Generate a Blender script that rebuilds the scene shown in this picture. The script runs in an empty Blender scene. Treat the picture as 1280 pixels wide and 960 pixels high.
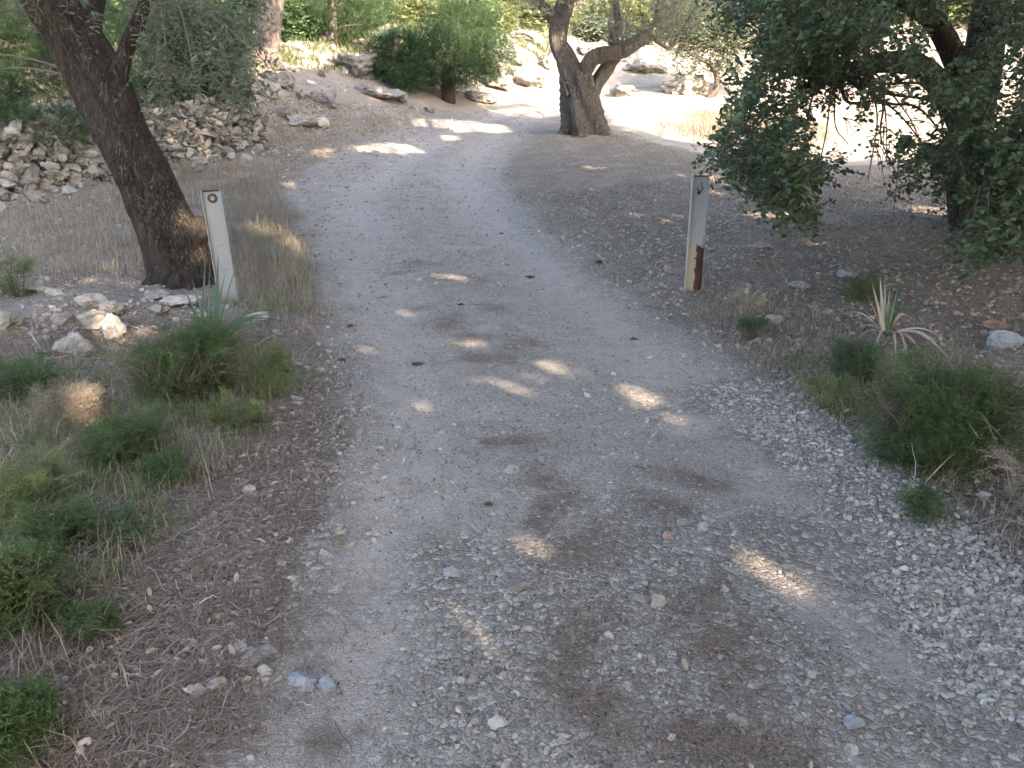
import bpy, math, time
import numpy as np

T0 = time.time()
scene = bpy.context.scene
col = scene.collection
R = math.radians
rng = np.random.default_rng(7)

# ------------------------------------------------------------------ camera
PITCH = R(20.35); FPX = 1065.0; CAMZ = 1.6
cam_d = bpy.data.cameras.new('camera'); cam = bpy.data.objects.new('camera', cam_d); col.objects.link(cam)
cam.location = (0, 0, CAMZ); cam.rotation_euler = (R(90) - PITCH, 0, 0)
cam_d.sensor_width = 36; cam_d.lens = 36 * FPX / 1280; cam_d.clip_start = 0.05; cam_d.clip_end = 1000
scene.camera = cam

# ------------------------------------------------------------------ sky, sun, exposure
SUN_AZ, SUN_EL = R(140), R(36)        # azimuth from +Y towards +X
SD = np.array([math.sin(SUN_AZ) * math.cos(SUN_EL), math.cos(SUN_AZ) * math.cos(SUN_EL), math.sin(SUN_EL)])
world = bpy.data.worlds.new('World'); scene.world = world; world.use_nodes = True
wn = world.node_tree; bg = wn.nodes['Background']
sky = wn.nodes.new('ShaderNodeTexSky'); sky.sky_type = 'NISHITA'; sky.sun_disc = False
sky.sun_elevation = SUN_EL; sky.sun_rotation = SUN_AZ; sky.air_density = 1.0; sky.dust_density = 2.5; sky.ozone_density = 1.0
wn.links.new(sky.outputs[0], bg.inputs[0]); bg.inputs[1].default_value = 0.15
sun_d = bpy.data.lights.new('sun', 'SUN'); sun_d.energy = 4.0; sun_d.angle = R(0.55); sun_d.color = (1.0, 0.85, 0.72)
sun = bpy.data.objects.new('sun', sun_d); col.objects.link(sun)
sun.rotation_euler = (R(90) - SUN_EL, 0, math.atan2(SD[0], -SD[1]))
scene.view_settings.view_transform = 'Standard'; scene.view_settings.look = 'None'
scene.view_settings.gamma = 1.0; scene.view_settings.use_curve_mapping = False
scene.view_settings.exposure = 2.62
scene.view_settings.use_white_balance = True; scene.view_settings.white_balance_temperature = 7600; scene.view_settings.white_balance_tint = 13
scene.render.engine = 'CYCLES'
cy = scene.cycles
cy.use_denoising = True; cy.max_bounces = 5; cy.diffuse_bounces = 3; cy.glossy_bounces = 1
cy.transmission_bounces = 2; cy.transparent_max_bounces = 4; cy.caustics_reflective = False; cy.caustics_refractive = False
cy.use_adaptive_sampling = True; cy.adaptive_threshold = 0.03

# ------------------------------------------------------------------ numpy noise
def _hash(ix, iy, iz, seed):
    h = (ix.astype(np.int64) * 374761393 + iy.astype(np.int64) * 668265263 + iz.astype(np.int64) * 2147483647 + seed * 144665) & 0xFFFFFFFF
    h = ((h ^ (h >> 13)) * 1274126177) & 0xFFFFFFFF
    h = ((h ^ (h >> 16)) * 2246822519) & 0xFFFFFFFF
    return ((h ^ (h >> 15)) & 0xFFFFFF) / float(0xFFFFFF)
def vnoise(p, seed=0):
    """value noise in -1..1; p is (..., 3)"""
    f = np.floor(p); t = p - f; t = t * t * (3 - 2 * t); i = f.astype(np.int64)
    r = 0
    for dx in (0, 1):
        wx = t[..., 0] if dx else 1 - t[..., 0]
        for dy in (0, 1):
            wy = t[..., 1] if dy else 1 - t[..., 1]
            for dz in (0, 1):
                wz = t[..., 2] if dz else 1 - t[..., 2]
                r = r + wx * wy * wz * _hash(i[..., 0] + dx, i[..., 1] + dy, i[..., 2] + dz, seed)
    return r * 2 - 1
def fbm(p, octs=4, seed=0, gain=0.5):
    a, s, r = 1.0, 0.0, 0
    for o in range(octs):
        r = r + a * vnoise(p, seed + o * 17); s += a; a *= gain; p = p * 2.03 + 11.3
    return r / s
def n2(x, y, sc, octs=3, seed=0, gain=0.5):
    x = np.asarray(x, float); y = np.asarray(y, float)
    return fbm(np.stack([x * sc, y * sc, np.full_like(x * sc, 0.37)], -1), octs, seed, gain)
def sstep(a, b, x):
    t = np.clip((x - a) / (b - a), 0, 1); return t * t * (3 - 2 * t)
def nrm(v):
    return v / np.maximum(np.linalg.norm(v, axis=-1, keepdims=True), 1e-9)

# ------------------------------------------------------------------ terrain height and picture rays
PY = np.array([-60, 0, 6, 10, 15, 22, 30, 38, 60, 110.]); PZ = np.array([-.5, 0, 0, .18, .55, .88, 1.75, 3.4, 10, 26.])
def h_base(x, y):
    return np.interp(y, PY, PZ)
CF = np.array([0, math.cos(PITCH), -math.sin(PITCH)]); CU = np.array([0, math.sin(PITCH), math.cos(PITCH)])
def ray(px, py):
    px = np.asarray(px, float); py = np.asarray(py, float)
    return CF + ((px - 640) / FPX)[..., None] * np.array([1., 0, 0]) - ((py - 480) / FPX)[..., None] * CU
def at_depth(px, py, d):
    """world point at depth d (metres along the view axis)"""
    return np.array([0, 0, CAMZ]) + ray(px, py) * np.asarray(d, float)[..., None]
def hit(px, py, hf):
    d = ray(px, py); o = np.array([0, 0, CAMZ])
    ts = np.concatenate([np.arange(0.8, 30, 0.04), np.arange(30, 120, .3)])
    P = o + ts[:, None] * d
    below = P[:, 2] < hf(P[:, 0], P[:, 1])
    k = int(np.argmax(below)) if below.any() else len(ts) - 1
    return P[k]
def polyw(pts):
    return np.array([hit(a, b, h_base)[:2] for a, b in pts])
ROAD_L = polyw([(60, 1100), (230, 960), (330, 800), (390, 660), (425, 560), (435, 470), (420, 400), (395, 340), (372, 285), (352, 240), (385, 210), (440, 184), (500, 162), (560, 143), (620, 132), (680, 124)])
ROAD_R = polyw([(1500, 1100), (1380, 900), (1290, 780), (1200, 660), (1100, 575), (1000, 505), (900, 440), (830, 395), (760, 350), (700, 300), (655, 262), (628, 225), (632, 195), (655, 172), (690, 150), (740, 135)])
ROAD_L = np.vstack([[[-2.2, -8]], [[-1.6, 0.0]], ROAD_L, [[3.2, 24.0], [9, 27], [16, 29]]])
ROAD_R = np.vstack([[[2.6, -8]], [[2.2, 0.0]], ROAD_R, [[4.5, 20.5], [9.5, 23.5], [16, 25]]])
TRACK_L = polyw([(180, 1150), (330, 960), (420, 800), (480, 640), (500, 500), (480, 400), (440, 300), (455, 235), (560, 168), (650, 138)])
TRACK_R = polyw([(1400, 1150), (1240, 960), (1130, 820), (990, 640), (870, 510), (770, 420), (680, 340), (600, 270), (575, 220), (610, 178), (680, 143)])
ROAD_POLY = np.vstack([ROAD_L, ROAD_R[::-1]])
def seg_dist(x, y, poly):
    best = np.full(np.shape(x), 1e9)
    for a, b in zip(poly[:-1], poly[1:]):
        d = b - a; L = d @ d
        t = np.clip(((x - a[0]) * d[0] + (y - a[1]) * d[1]) / L, 0, 1)
        best = np.minimum(best, np.hypot(x - a[0] - t * d[0], y - a[1] - t * d[1]))
    return best
def track(x, y):
    """1 in the two wheel tracks"""
    d = np.minimum(seg_dist(x, y, TRACK_L), seg_dist(x, y, TRACK_R)) + .10 * n2(x, y, 1.8, 3, 55)
    return np.exp(-(np.clip(d, 0, None) / .30) ** 2)
def inside(x, y, poly):
    r = np.zeros(np.shape(x), bool); n = len(poly)
    for i in range(n):
        a, b = poly[i], poly[(i + 1) % n]
        c = (a[1] > y) != (b[1] > y)
        xi = (b[0] - a[0]) * (y - a[1]) / (b[1] - a[1] + 1e-12) + a[0]
        r ^= c & (x < xi)
    return r
def road_sd(x, y):
    """positive inside the road, in metres from its edge"""
    x = np.asarray(x, float); y = np.asarray(y, float)
    d = np.minimum(seg_dist(x, y, ROAD_L), seg_dist(x, y, ROAD_R))
    return np.where(inside(x, y, ROAD_POLY), d, -d)
WA = np.array([-6.4, 8.3]); WB = np.array([-3.75, 13.4])      # foot of the dry stone wall
WD = (WB - WA) / np.linalg.norm(WB - WA); WL = np.linalg.norm(WB - WA); WN = np.array([-WD[1], WD[0]])
def wall_h(t):
    return np.interp(t, [-6, 0, 2.5, WL], [.5, .62, .66, .72])
def h(x, y, fine=True):
    x = np.asarray(x, float); y = np.asarray(y, float)
    z = h_base(x, y)
    # terrace held by the wall
    s = (x - WA[0]) * WN[0] + (y - WA[1]) * WN[1]; t = (x - WA[0]) * WD[0] + (y - WA[1]) * WD[1]
    past = sstep(WL - .1, WL + 1.4, t)
    w = .3 + past * 2.6
    z = z + wall_h(t) * sstep(0.12 - past * .6, .12 + w, s) * (1 - .25 * past)
    # bank and hillside behind the bend of the road
    dl = seg_dist(x, y, ROAD_L); left = ~inside(x, y, ROAD_POLY) & (x < np.interp(y, ROAD_L[:, 1], ROAD_L[:, 0]) )
    g = sstep(13.0, 15.5, y) * left
    bank = .17 * np.clip(dl - .3, 0, 3.5) + .10 * np.clip(dl - 3.8, 0, 30)
    z = z + g * bank * (1 - .5 * sstep(25, 60, y))
    # right rear bank beyond the clearing
    z = z + .25 * np.clip((x - 9) , 0, 40) * .25 * sstep(10, 20, y)
    # verges sit slightly proud of the road
    rs = road_sd(x, y)
    verge = sstep(0, -0.7, rs)
    z = z + verge * .05 * (1 + .8 * n2(x, y, 1.3, 2, 5))
    z = z + verge * .05 * n2(x, y, .9, 3, 9) + sstep(.0, -2.5, rs) * sstep(12, 20, y) * .35 * n2(x, y, .45, 4, 21)
    # left near mound that carries the rubble
    z = z + .16 * np.exp(-(((x + 2.75) / .8) ** 2 + ((y - 5.3) / .55) ** 2))
    if fine:
        near = sstep(16, 6, y)
        z = z + near * (.006 * n2(x, y, 7, 3, 31) * sstep(-.1, .3, rs) + verge * .016 * n2(x, y, 6, 4, 41))
        # shallow wheel tracks
        z = z - .028 * sstep(0, .4, rs) * track(x, y)
    return z
def hxy(x, y):
    return float(h(np.array([x]), np.array([y]))[0])
def gp(px, py):
    """the ground point seen at (px, py) of the 1280 x 960 picture"""
    d = ray(px, py); o = np.array([0, 0, CAMZ]); lo = None
    ts = np.concatenate([np.arange(0.8, 30, 0.03), np.arange(30, 110, .25)])
    P = o + ts[:, None] * d
    below = P[:, 2] < h(P[:, 0], P[:, 1])
    k = int(np.argmax(below)) if below.any() else len(ts) - 1
    return P[k]

# coarse picture-to-ground table (used only to find where things of the photograph stand)
def _table():
    pxs = np.arange(-320, 1700, 16.); pys = np.arange(-20, 1180, 10.)
    A, B = np.meshgrid(pxs, pys); d = ray(A.ravel(), B.ravel()); o = np.array([0, 0, CAMZ])
    t = np.full(len(d), 1.0); done = np.zeros(len(d), bool); tp = t.copy(); gap_p = np.full(len(d), 1.0)
    for tt in np.geomspace(1.0, 95, 130):
        P = o + tt * d; g = P[:, 2] - h(P[:, 0], P[:, 1], False)
        c = (g < 0) & ~done
        t[c] = tp[c] + (tt - tp[c]) * gap_p[c] / np.maximum(gap_p[c] - g[c], 1e-6)
        done |= c; tp[~done] = tt; gap_p = np.where(done, gap_p, g)
    t[~done] = 95
    P = o + t[:, None] * d
    return pxs, pys, P[:, 0].reshape(A.shape), P[:, 1].reshape(A.shape)
TX, TY, GX, GY = _table()
def gps(px, py):
    fx = np.clip((np.asarray(px, float) - TX[0]) / 16, 0, len(TX) - 1.001); fy = np.clip((np.asarray(py, float) - TY[0]) / 10, 0, len(TY) - 1.001)
    i = fx.astype(int); j = fy.astype(int); u = fx - i; v = fy - j
    def bl(G): return (G[j, i] * (1 - u) + G[j, i + 1] * u) * (1 - v) + (G[j + 1, i] * (1 - u) + G[j + 1, i + 1] * u) * v
    return bl(GX), bl(GY)
def scatter_px(n, poly, bias=0.5, r=None):
    """n ground points inside a picture-shaped patch of ground; bias 1 = even on the ground, 0 = even in the picture"""
    r = r or rng
    poly = np.array(poly, float); lo, hi = poly.min(0), poly.max(0)
    X, Y = [], []; tot = 0
    while tot < n:
        a = r.uniform(lo[0], hi[0], n * 3); b = r.uniform(lo[1], hi[1], n * 3)
        k = inside(a, b, poly)
        a, b = a[k], b[k]
        w = 1 / np.maximum(b - 60, 12) ** (3 * bias); w /= w.max()
        k = r.random(len(a)) < np.maximum(w, .002); a, b = a[k], b[k]
        X.append(a); Y.append(b); tot += len(a)
    return gps(np.concatenate(X)[:n], np.concatenate(Y)[:n])

# ------------------------------------------------------------------ mesh helpers
class Geo:
    def __init__(s): s.v = []; s.f = {}; s.var = []; s.n = 0
    def add(s, V, F, var=0.5):
        V = np.asarray(V, float).reshape(-1, 3); F = np.asarray(F, np.int64)
        s.v.append(V); s.f.setdefault(F.shape[1], []).append(F + s.n); s.n += len(V)
        s.var.append(np.broadcast_to(np.asarray(var, float), (len(V),)))
        return s
    def polys(s, V, var):
        """V (N,k,3): N loose k-gons; var (N,)"""
        N, k, _ = V.shape
        return s.add(V.reshape(-1, 3), np.arange(N * k).reshape(N, k), np.repeat(var, k))
    def build(s, name, mat, parent=None, smooth=False, attrs=None):
        me = bpy.data.meshes.new(name); V = np.concatenate(s.v)
        fs = [np.concatenate(a) for a in s.f.values()]
        loops = np.concatenate([f.ravel() for f in fs]); tot = np.concatenate([np.full(len(f), f.shape[1]) for f in fs])
        start = np.concatenate([[0], np.cumsum(tot)[:-1]])
        me.vertices.add(len(V)); me.vertices.foreach_set('co', V.ravel().astype(np.float32))
        me.loops.add(len(loops)); me.loops.foreach_set('vertex_index', loops.astype(np.int32))
        me.polygons.add(len(tot)); me.polygons.foreach_set('loop_start', start.astype(np.int32))
        me.polygons.foreach_set('use_smooth', np.full(len(tot), smooth))
        a = me.attributes.new('var', 'FLOAT', 'POINT'); a.data.foreach_set('value', np.concatenate(s.var).astype(np.float32))
        for k, arr in (attrs or {}).items():
            a = me.attributes.new(k, 'FLOAT', 'POINT'); a.data.foreach_set('value', np.asarray(arr, np.float32))
        me.update(calc_edges=True)
        if mat: me.materials.append(mat)
        o = bpy.data.objects.new(name, me); col.objects.link(o)
        if parent is not None: o.parent = parent; o.matrix_parent_inverse = PINV.get(parent.name, o.matrix_parent_inverse)
        return o
PINV = {}
def tag(o, label=None, cat=None, group=None, kind=None):
    if label: o['label'] = label
    if cat: o['category'] = cat
    if group: o['group'] = group
    if kind: o['kind'] = kind
    return o
def empty(name, loc, label, cat, group=None):
    """an Empty at the thing's base; its parts are written in world coordinates and parented with the inverse"""
    import mathutils
    o = bpy.data.objects.new(name, None); col.objects.link(o); o.location = [float(c) for c in loc]; o.empty_display_size = .2
    PINV[o.name] = mathutils.Matrix.Translation([-float(c) for c in loc])
    return tag(o, label, cat, group)
def catmull(P, n):
    P = np.asarray(P, float); m = len(P)
    if m == 2:
        t = np.linspace(0, 1, n)[:, None]; return P[0] * (1 - t) + P[1] * t
    Q = np.vstack([2 * P[0] - P[1], P, 2 * P[-1] - P[-2]])
    u = np.linspace(0, m - 1 - 1e-6, n); i = u.astype(int); t = (u - i)[:, None]
    a, b, c, d = Q[i], Q[i + 1], Q[i + 2], Q[i + 3]
    return .5 * (2 * b + (c - a) * t + (2 * a - 5 * b + 4 * c - d) * t ** 2 + (3 * b - a - 3 * c + d) * t ** 3)
def tube(g, path, radii, nseg=10, n=None, ridge=0.0, lobes=0, seed=0, var=.5, rfreq=6., lump=0.0, cap=True, twist=0.0):
    """tapered tube with bark ridges; path control points, radii at them"""
    path = np.asarray(path, float); radii = np.asarray(radii, float)
    n = n or max(4, len(path) * 3)
    P = catmull(path, n); r = np.interp(np.linspace(0, 1, n), np.linspace(0, 1, len(radii)), radii)
    T = nrm(np.gradient(P, axis=0)); ref = np.array([1., 0, 0]) if abs(T[0, 0]) < .8 else np.array([0, 1., 0])
    U = []; u = nrm(ref - T[0] * (ref @ T[0]))
    for t in T:
        u = nrm(u - t * (u @ t)); U.append(u)
    U = np.array(U); W = np.cross(T, U)
    th = np.linspace(0, 2 * np.pi, nseg, endpoint=False)
    s = np.concatenate([[0], np.cumsum(np.linalg.norm(np.diff(P, axis=0), axis=1))])
    TH, S = np.meshgrid(th, s)
    rr = np.repeat(r[:, None], nseg, 1)
    tw = TH + twist * S
    if ridge:
        q = np.stack([np.cos(tw) * rfreq * .5, np.sin(tw) * rfreq * .5, S / r.max() * .55], -1)
        a = 1 - np.abs(fbm(q, 3, seed)) * 2.2
        rr = rr * (1 + ridge * a)
    if lump:
        q = np.stack([np.cos(tw), np.sin(tw), S / r.max() * .35], -1)
        rr = rr * (1 + lump * fbm(q * 1.1, 3, seed + 50))
    if lobes:
        rr = rr * (1 + .15 * np.cos(lobes * tw + 2 * vnoise(np.stack([S, S, S], -1), seed)) )
    V = P[:, None] + rr[..., None] * (np.cos(TH)[..., None] * U[:, None] + np.sin(TH)[..., None] * W[:, None])
    i = np.arange(n - 1)[:, None] * nseg; j = np.arange(nseg)[None]; k = (j + 1) % nseg
    F = np.stack([i + j, i + k, i + nseg + k, i + nseg + j], -1).reshape(-1, 4)
    V = V.reshape(-1, 3)
    g.add(V, F, var)
    if cap:
        c = P[-1] + T[-1] * r[-1] * .5
        base = (n - 1) * nseg
        g.add(np.vstack([V[base:], c]), np.stack([np.arange(nseg), (np.arange(nseg) + 1) % nseg, np.full(nseg, nseg)], -1), var)
        c = P[0]
        g.add(np.vstack([V[:nseg], c]), np.stack([(np.arange(nseg) + 1) % nseg, np.arange(nseg), np.full(nseg, nseg)], -1), var)
    return P
def ico(sub):
    t = (1 + 5 ** .5) / 2
    V = nrm(np.array([[-1, t, 0], [1, t, 0], [-1, -t, 0], [1, -t, 0], [0, -1, t], [0, 1, t], [0, -1, -t], [0, 1, -t], [t, 0, -1], [t, 0, 1], [-t, 0, -1], [-t, 0, 1]], float))
    F = [[0, 11, 5], [0, 5, 1], [0, 1, 7], [0, 7, 10], [0, 10, 11], [1, 5, 9], [5, 11, 4], [11, 10, 2], [10, 7, 6], [7, 1, 8], [3, 9, 4], [3, 4, 2], [3, 2, 6], [3, 6, 8], [3, 8, 9], [4, 9, 5], [2, 4, 11], [6, 2, 10], [8, 6, 7], [9, 8, 1]]
    V = list(V)
    for _ in range(sub):
        mid = {}; G = []
        def m(a, b):
            k = (min(a, b), max(a, b))
            if k not in mid: mid[k] = len(V); V.append(nrm(V[a] + V[b]))
            return mid[k]
        for a, b, c in F:
            x, y, z = m(a, b), m(b, c), m(c, a); G += [[a, x, z], [b, y, x], [c, z, y], [x, y, z]]
        F = G
    return np.array(V), np.array(F)
ICO = [ico(i) for i in range(5)]
def rock_verts(sub, size, seed, rough=.18, angular=.6):
    """an irregular stone: a ball cut by random planes, then roughened"""
    V, F = ICO[sub]; r = np.random.default_rng(seed)
    V = V.copy(); N = nrm(r.normal(size=(11, 3))); D = r.uniform(.55, .95, 11)
    for nn, dd in zip(N, D):
        e = V @ nn - dd; V -= np.clip(e, 0, None)[:, None] * nn * angular * 1.4
    V = V * (1 + rough * fbm(V * 1.7 + seed % 97, 4, seed)[:, None])
    V = V * (1 + rough * .3 * vnoise(V * 7 + seed % 31, seed)[:, None])
    return V * np.asarray(size), F
def rand_rot(n, r=None, tilt=None):
    r = r or rng
    q = nrm(r.normal(size=(n, 4)))
    if tilt is not None:
        a = r.uniform(0, 2 * np.pi, n); q = np.stack([np.cos(a / 2), r.normal(0, tilt, n), r.normal(0, tilt, n), np.sin(a / 2)], -1); q = nrm(q)
    w, x, y, z = q.T
    return np.stack([1 - 2 * (y * y + z * z), 2 * (x * y - z * w), 2 * (x * z + y * w), 2 * (x * y + z * w), 1 - 2 * (x * x + z * z), 2 * (y * z - x * w), 2 * (x * z - y * w), 2 * (y * z + x * w), 1 - 2 * (x * x + y * y)], -1).reshape(n, 3, 3)
LEAF_OVAL = np.array([[0, 0, 0], [.25, .42, .05], [.68, .46, .05], [1, .06, -.06], [.70, -.44, .05], [.25, -.42, .05]])
LEAF_NARROW = np.array([[0, 0, 0], [.3, .5, .03], [.7, .4, 0], [1, 0, -.1], [.7, -.4, 0], [.3, -.5, .03]])
LEAF_QUAD = np.array([[0, 0, 0], [.5, .5, .04], [1, 0, -.04], [.5, -.5, .04]])
def leaves(g, base, direc, length, width, shape, var, r=None, roll=None):
    """N leaves at base pointing along direc"""
    r = r or rng
    N = len(base); D = nrm(direc); up = np.array([0, 0, 1.]) + r.normal(0, .55 if roll is None else roll, (N, 3))
    S = nrm(np.cross(D, up)); U = np.cross(S, D)
    L = np.broadcast_to(length, (N,)); Wd = np.broadcast_to(width, (N,))
    V = base[:, None] + D[:, None] * (shape[None, :, :1] * L[:, None, None]) + S[:, None] * (shape[None, :, 1:2] * Wd[:, None, None]) + U[:, None] * (shape[None, :, 2:] * L[:, None, None])
    g.polys(V, np.broadcast_to(var, (N,)))
def sprays(gl, gw, start, direc, length, nleaf, leaf_len, leaf_w, shape, droop=.35, var=None, spread=.9, twig=True, r=None, tw=.0025, alt=True):
    """leafy twigs: a curved twig with leaves set along both sides"""
    r = r or rng
    N = len(start); D = nrm(direc); L = np.broadcast_to(length, (N,)).astype(float)
    side = nrm(np.cross(D, np.array([0, 0, 1.]) + r.normal(0, .3, (N, 3))))
    g3 = np.array([0, 0, -1.])
    def pos(t):
        t = t[..., None]
        return start[:, None] + D[:, None] * L[:, None, None] * t + g3 * (droop * L[:, None, None]) * t ** 2
    t = np.linspace(.12, 1, nleaf)[None] + r.normal(0, .03, (N, nleaf))
    P = pos(t); sg = np.where(np.arange(nleaf) % 2 == 0, 1., -1.)[None, :, None] if alt else 1
    tang = nrm(D[:, None] + g3 * droop * 2 * t[..., None])
    LD = nrm(tang * (1.1 - spread) + side[:, None] * sg * spread + r.normal(0, .28, (N, nleaf, 3)))
    v = (r.random((N, 1)) if var is None else np.asarray(var).reshape(-1, 1)) * .7 + r.random((N, nleaf)) * .3
    leaves(gl, P.reshape(-1, 3), LD.reshape(-1, 3), (leaf_len * r.uniform(.65, 1.2, (N, nleaf))).ravel(), (leaf_w * r.uniform(.7, 1.2, (N, nleaf))).ravel(), shape, v.ravel(), r)
    if twig and gw is not None:
        tt = np.linspace(0, 1, 4)[None].repeat(N, 0); Q = pos(tt)            # (N,4,3)
        a = np.arange(3) * 2 * np.pi / 3
        up2 = np.cross(side, D)
        off = (np.cos(a)[None, :, None] * side[:, None] + np.sin(a)[None, :, None] * up2[:, None]) * tw     # (N,3,3)
        V = Q[:, :, None] + off[:, None] * np.array([1.2, 1, .8, .4])[None, :, None, None]
        V = V.reshape(-1, 3); b = (np.arange(N) * 12)[:, None, None, None]; i = (np.arange(3) * 3)[None, :, None, None]; j = np.arange(3)[None, None, :, None]; k = (j + 1) % 3
        F = np.concatenate([b + i + j, b + i + k, b + i + 3 + k, b + i + 3 + j], -1).reshape(-1, 4)
        gw.add(V, F, .5)
def in_ellipsoids(E, n, r=None, shell=.0):
    """n points in a union of ellipsoids [(cx,cy,cz,rx,ry,rz)], weighted by volume, denser toward the outside"""
    r = r or rng
    E = np.array(E, float); w = E[:, 3] * E[:, 4] * E[:, 5]; w = w ** .8; w /= w.sum()
    k = r.choice(len(E), n, p=w); d = nrm(r.normal(size=(n, 3)))
    rad = r.random(n) ** (1 / 3.) * (1 - shell) + shell * (1 - .15 * r.random(n))
    rad = rad * (1 + .22 * np.abs(r.normal(size=n)) * (r.random(n) < .35))
    return E[k, :3] + d * rad[:, None] * E[k, 3:], d
def clumped(c, rad, m, r, squash=.75):
    """m sub-clumps inside an ellipsoid: an uneven crown"""
    c = np.array(c, float); rad = np.array(rad, float)
    d = nrm(r.normal(size=(m, 3))); q = c + d * (r.random(m) ** .4)[:, None] * rad
    s = r.uniform(.26, .46, m)[:, None] * rad.mean()
    return np.hstack([q, s * [1, 1, squash]])

# ------------------------------------------------------------------ materials
class M:
    def __init__(s, name):
        s.m = bpy.data.materials.new(name); s.m.use_nodes = True; s.t = s.m.node_tree; s.t.nodes.clear()
        s.out = s.n('ShaderNodeOutputMaterial')
    def n(s, typ, **kw):
        nd = s.t.nodes.new(typ)
        for k, v in kw.items():
            if k.startswith('i_'): s.put(nd, k[2:], v)
            else: setattr(nd, k, v)
        return nd
    def put(s, nd, key, v):
        key = int(key) if key.isdigit() else key.replace('_', ' ')
        sock = nd.inputs[key]
        if isinstance(v, bpy.types.NodeSocket): s.t.links.new(v, sock)
        elif hasattr(v, 'outputs'): s.t.links.new(v.outputs[0], sock)
        else: sock.default_value = v
    def link(s, a, b): s.t.links.new(a, b)
    def pos(s): return s.n('ShaderNodeNewGeometry').outputs['Position']
    def obj(s): return s.n('ShaderNodeTexCoord').outputs['Object']
    def attr(s, name): return s.n('ShaderNodeAttribute', attribute_name=name).outputs['Fac']
    def noise(s, vec, scale, detail=4, rough=.55, dist=0.):
        return s.n('ShaderNodeTexNoise', i_Vector=vec, i_Scale=scale, i_Detail=detail, i_Roughness=rough, i_Distortion=dist).outputs['Fac']
    def vor(s, vec, scale, feature='F1', out='Distance', rnd=1.):
        nd = s.n('ShaderNodeTexVoronoi', feature=feature); s.put(nd, 'Vector', vec); s.put(nd, 'Scale', scale); s.put(nd, 'Randomness', rnd)
        return nd.outputs[out]
    def math(s, op, a, b=0., c=0., clamp=False):
        nd = s.n('ShaderNodeMath', operation=op, use_clamp=clamp); s.put(nd, '0', a); s.put(nd, '1', b); s.put(nd, '2', c); return nd.outputs[0]
    def ramp(s, fac, stops):
        nd = s.n('ShaderNodeValToRGB'); e = nd.color_ramp.elements
        while len(e) < len(stops): e.new(.5)
        for el, (p, c) in zip(e, stops): el.position = p; el.color = (c, c, c, 1) if isinstance(c, (int, float)) else (*c, 1)
        s.put(nd, '0', fac); return nd.outputs[0]
    def mix(s, f, a, b, mode='MIX'):
        nd = s.n('ShaderNodeMix', data_type='RGBA', blend_type=mode)
        for k, v in ((0, f), (6, a), (7, b)):
            if isinstance(v, tuple): v = (*v, 1) if len(v) == 3 else v
            s.put(nd, str(k), v)
        return nd.outputs[2]
    def scale(s, vec, v):
        nd = s.n('ShaderNodeMapping'); s.put(nd, 'Vector', vec); nd.inputs['Scale'].default_value = v; return nd.outputs[0]
    def bump(s, height, strength, dist, normal=None):
        nd = s.n('ShaderNodeBump', i_Height=height, i_Strength=strength, i_Distance=dist)
        if normal is not None: s.put(nd, 'Normal', normal)
        return nd.outputs[0]
    def surf(s, color, rough=.85, normal=None, trans=0., tcol=None, spec=.25):
        p = s.n('ShaderNodeBsdfPrincipled'); s.put(p, 'Base Color', (*color, 1) if isinstance(color, tuple) else color); s.put(p, 'Roughness', rough); s.put(p, 'Specular IOR Level', spec)
        if normal is not None: s.put(p, 'Normal', normal)
        o = p.outputs[0]
        if trans:
            tr = s.n('ShaderNodeBsdfTranslucent'); s.put(tr, 'Color', (*tcol, 1) if isinstance(tcol, tuple) else (tcol if tcol is not None else (*color, 1) if isinstance(color, tuple) else color))
            mx = s.n('ShaderNodeMixShader'); s.put(mx, '0', trans); s.link(o, mx.inputs[1]); s.link(tr.outputs[0], mx.inputs[2]); o = mx.outputs[0]
        s.link(o, s.out.inputs[0]); return s.m

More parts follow.
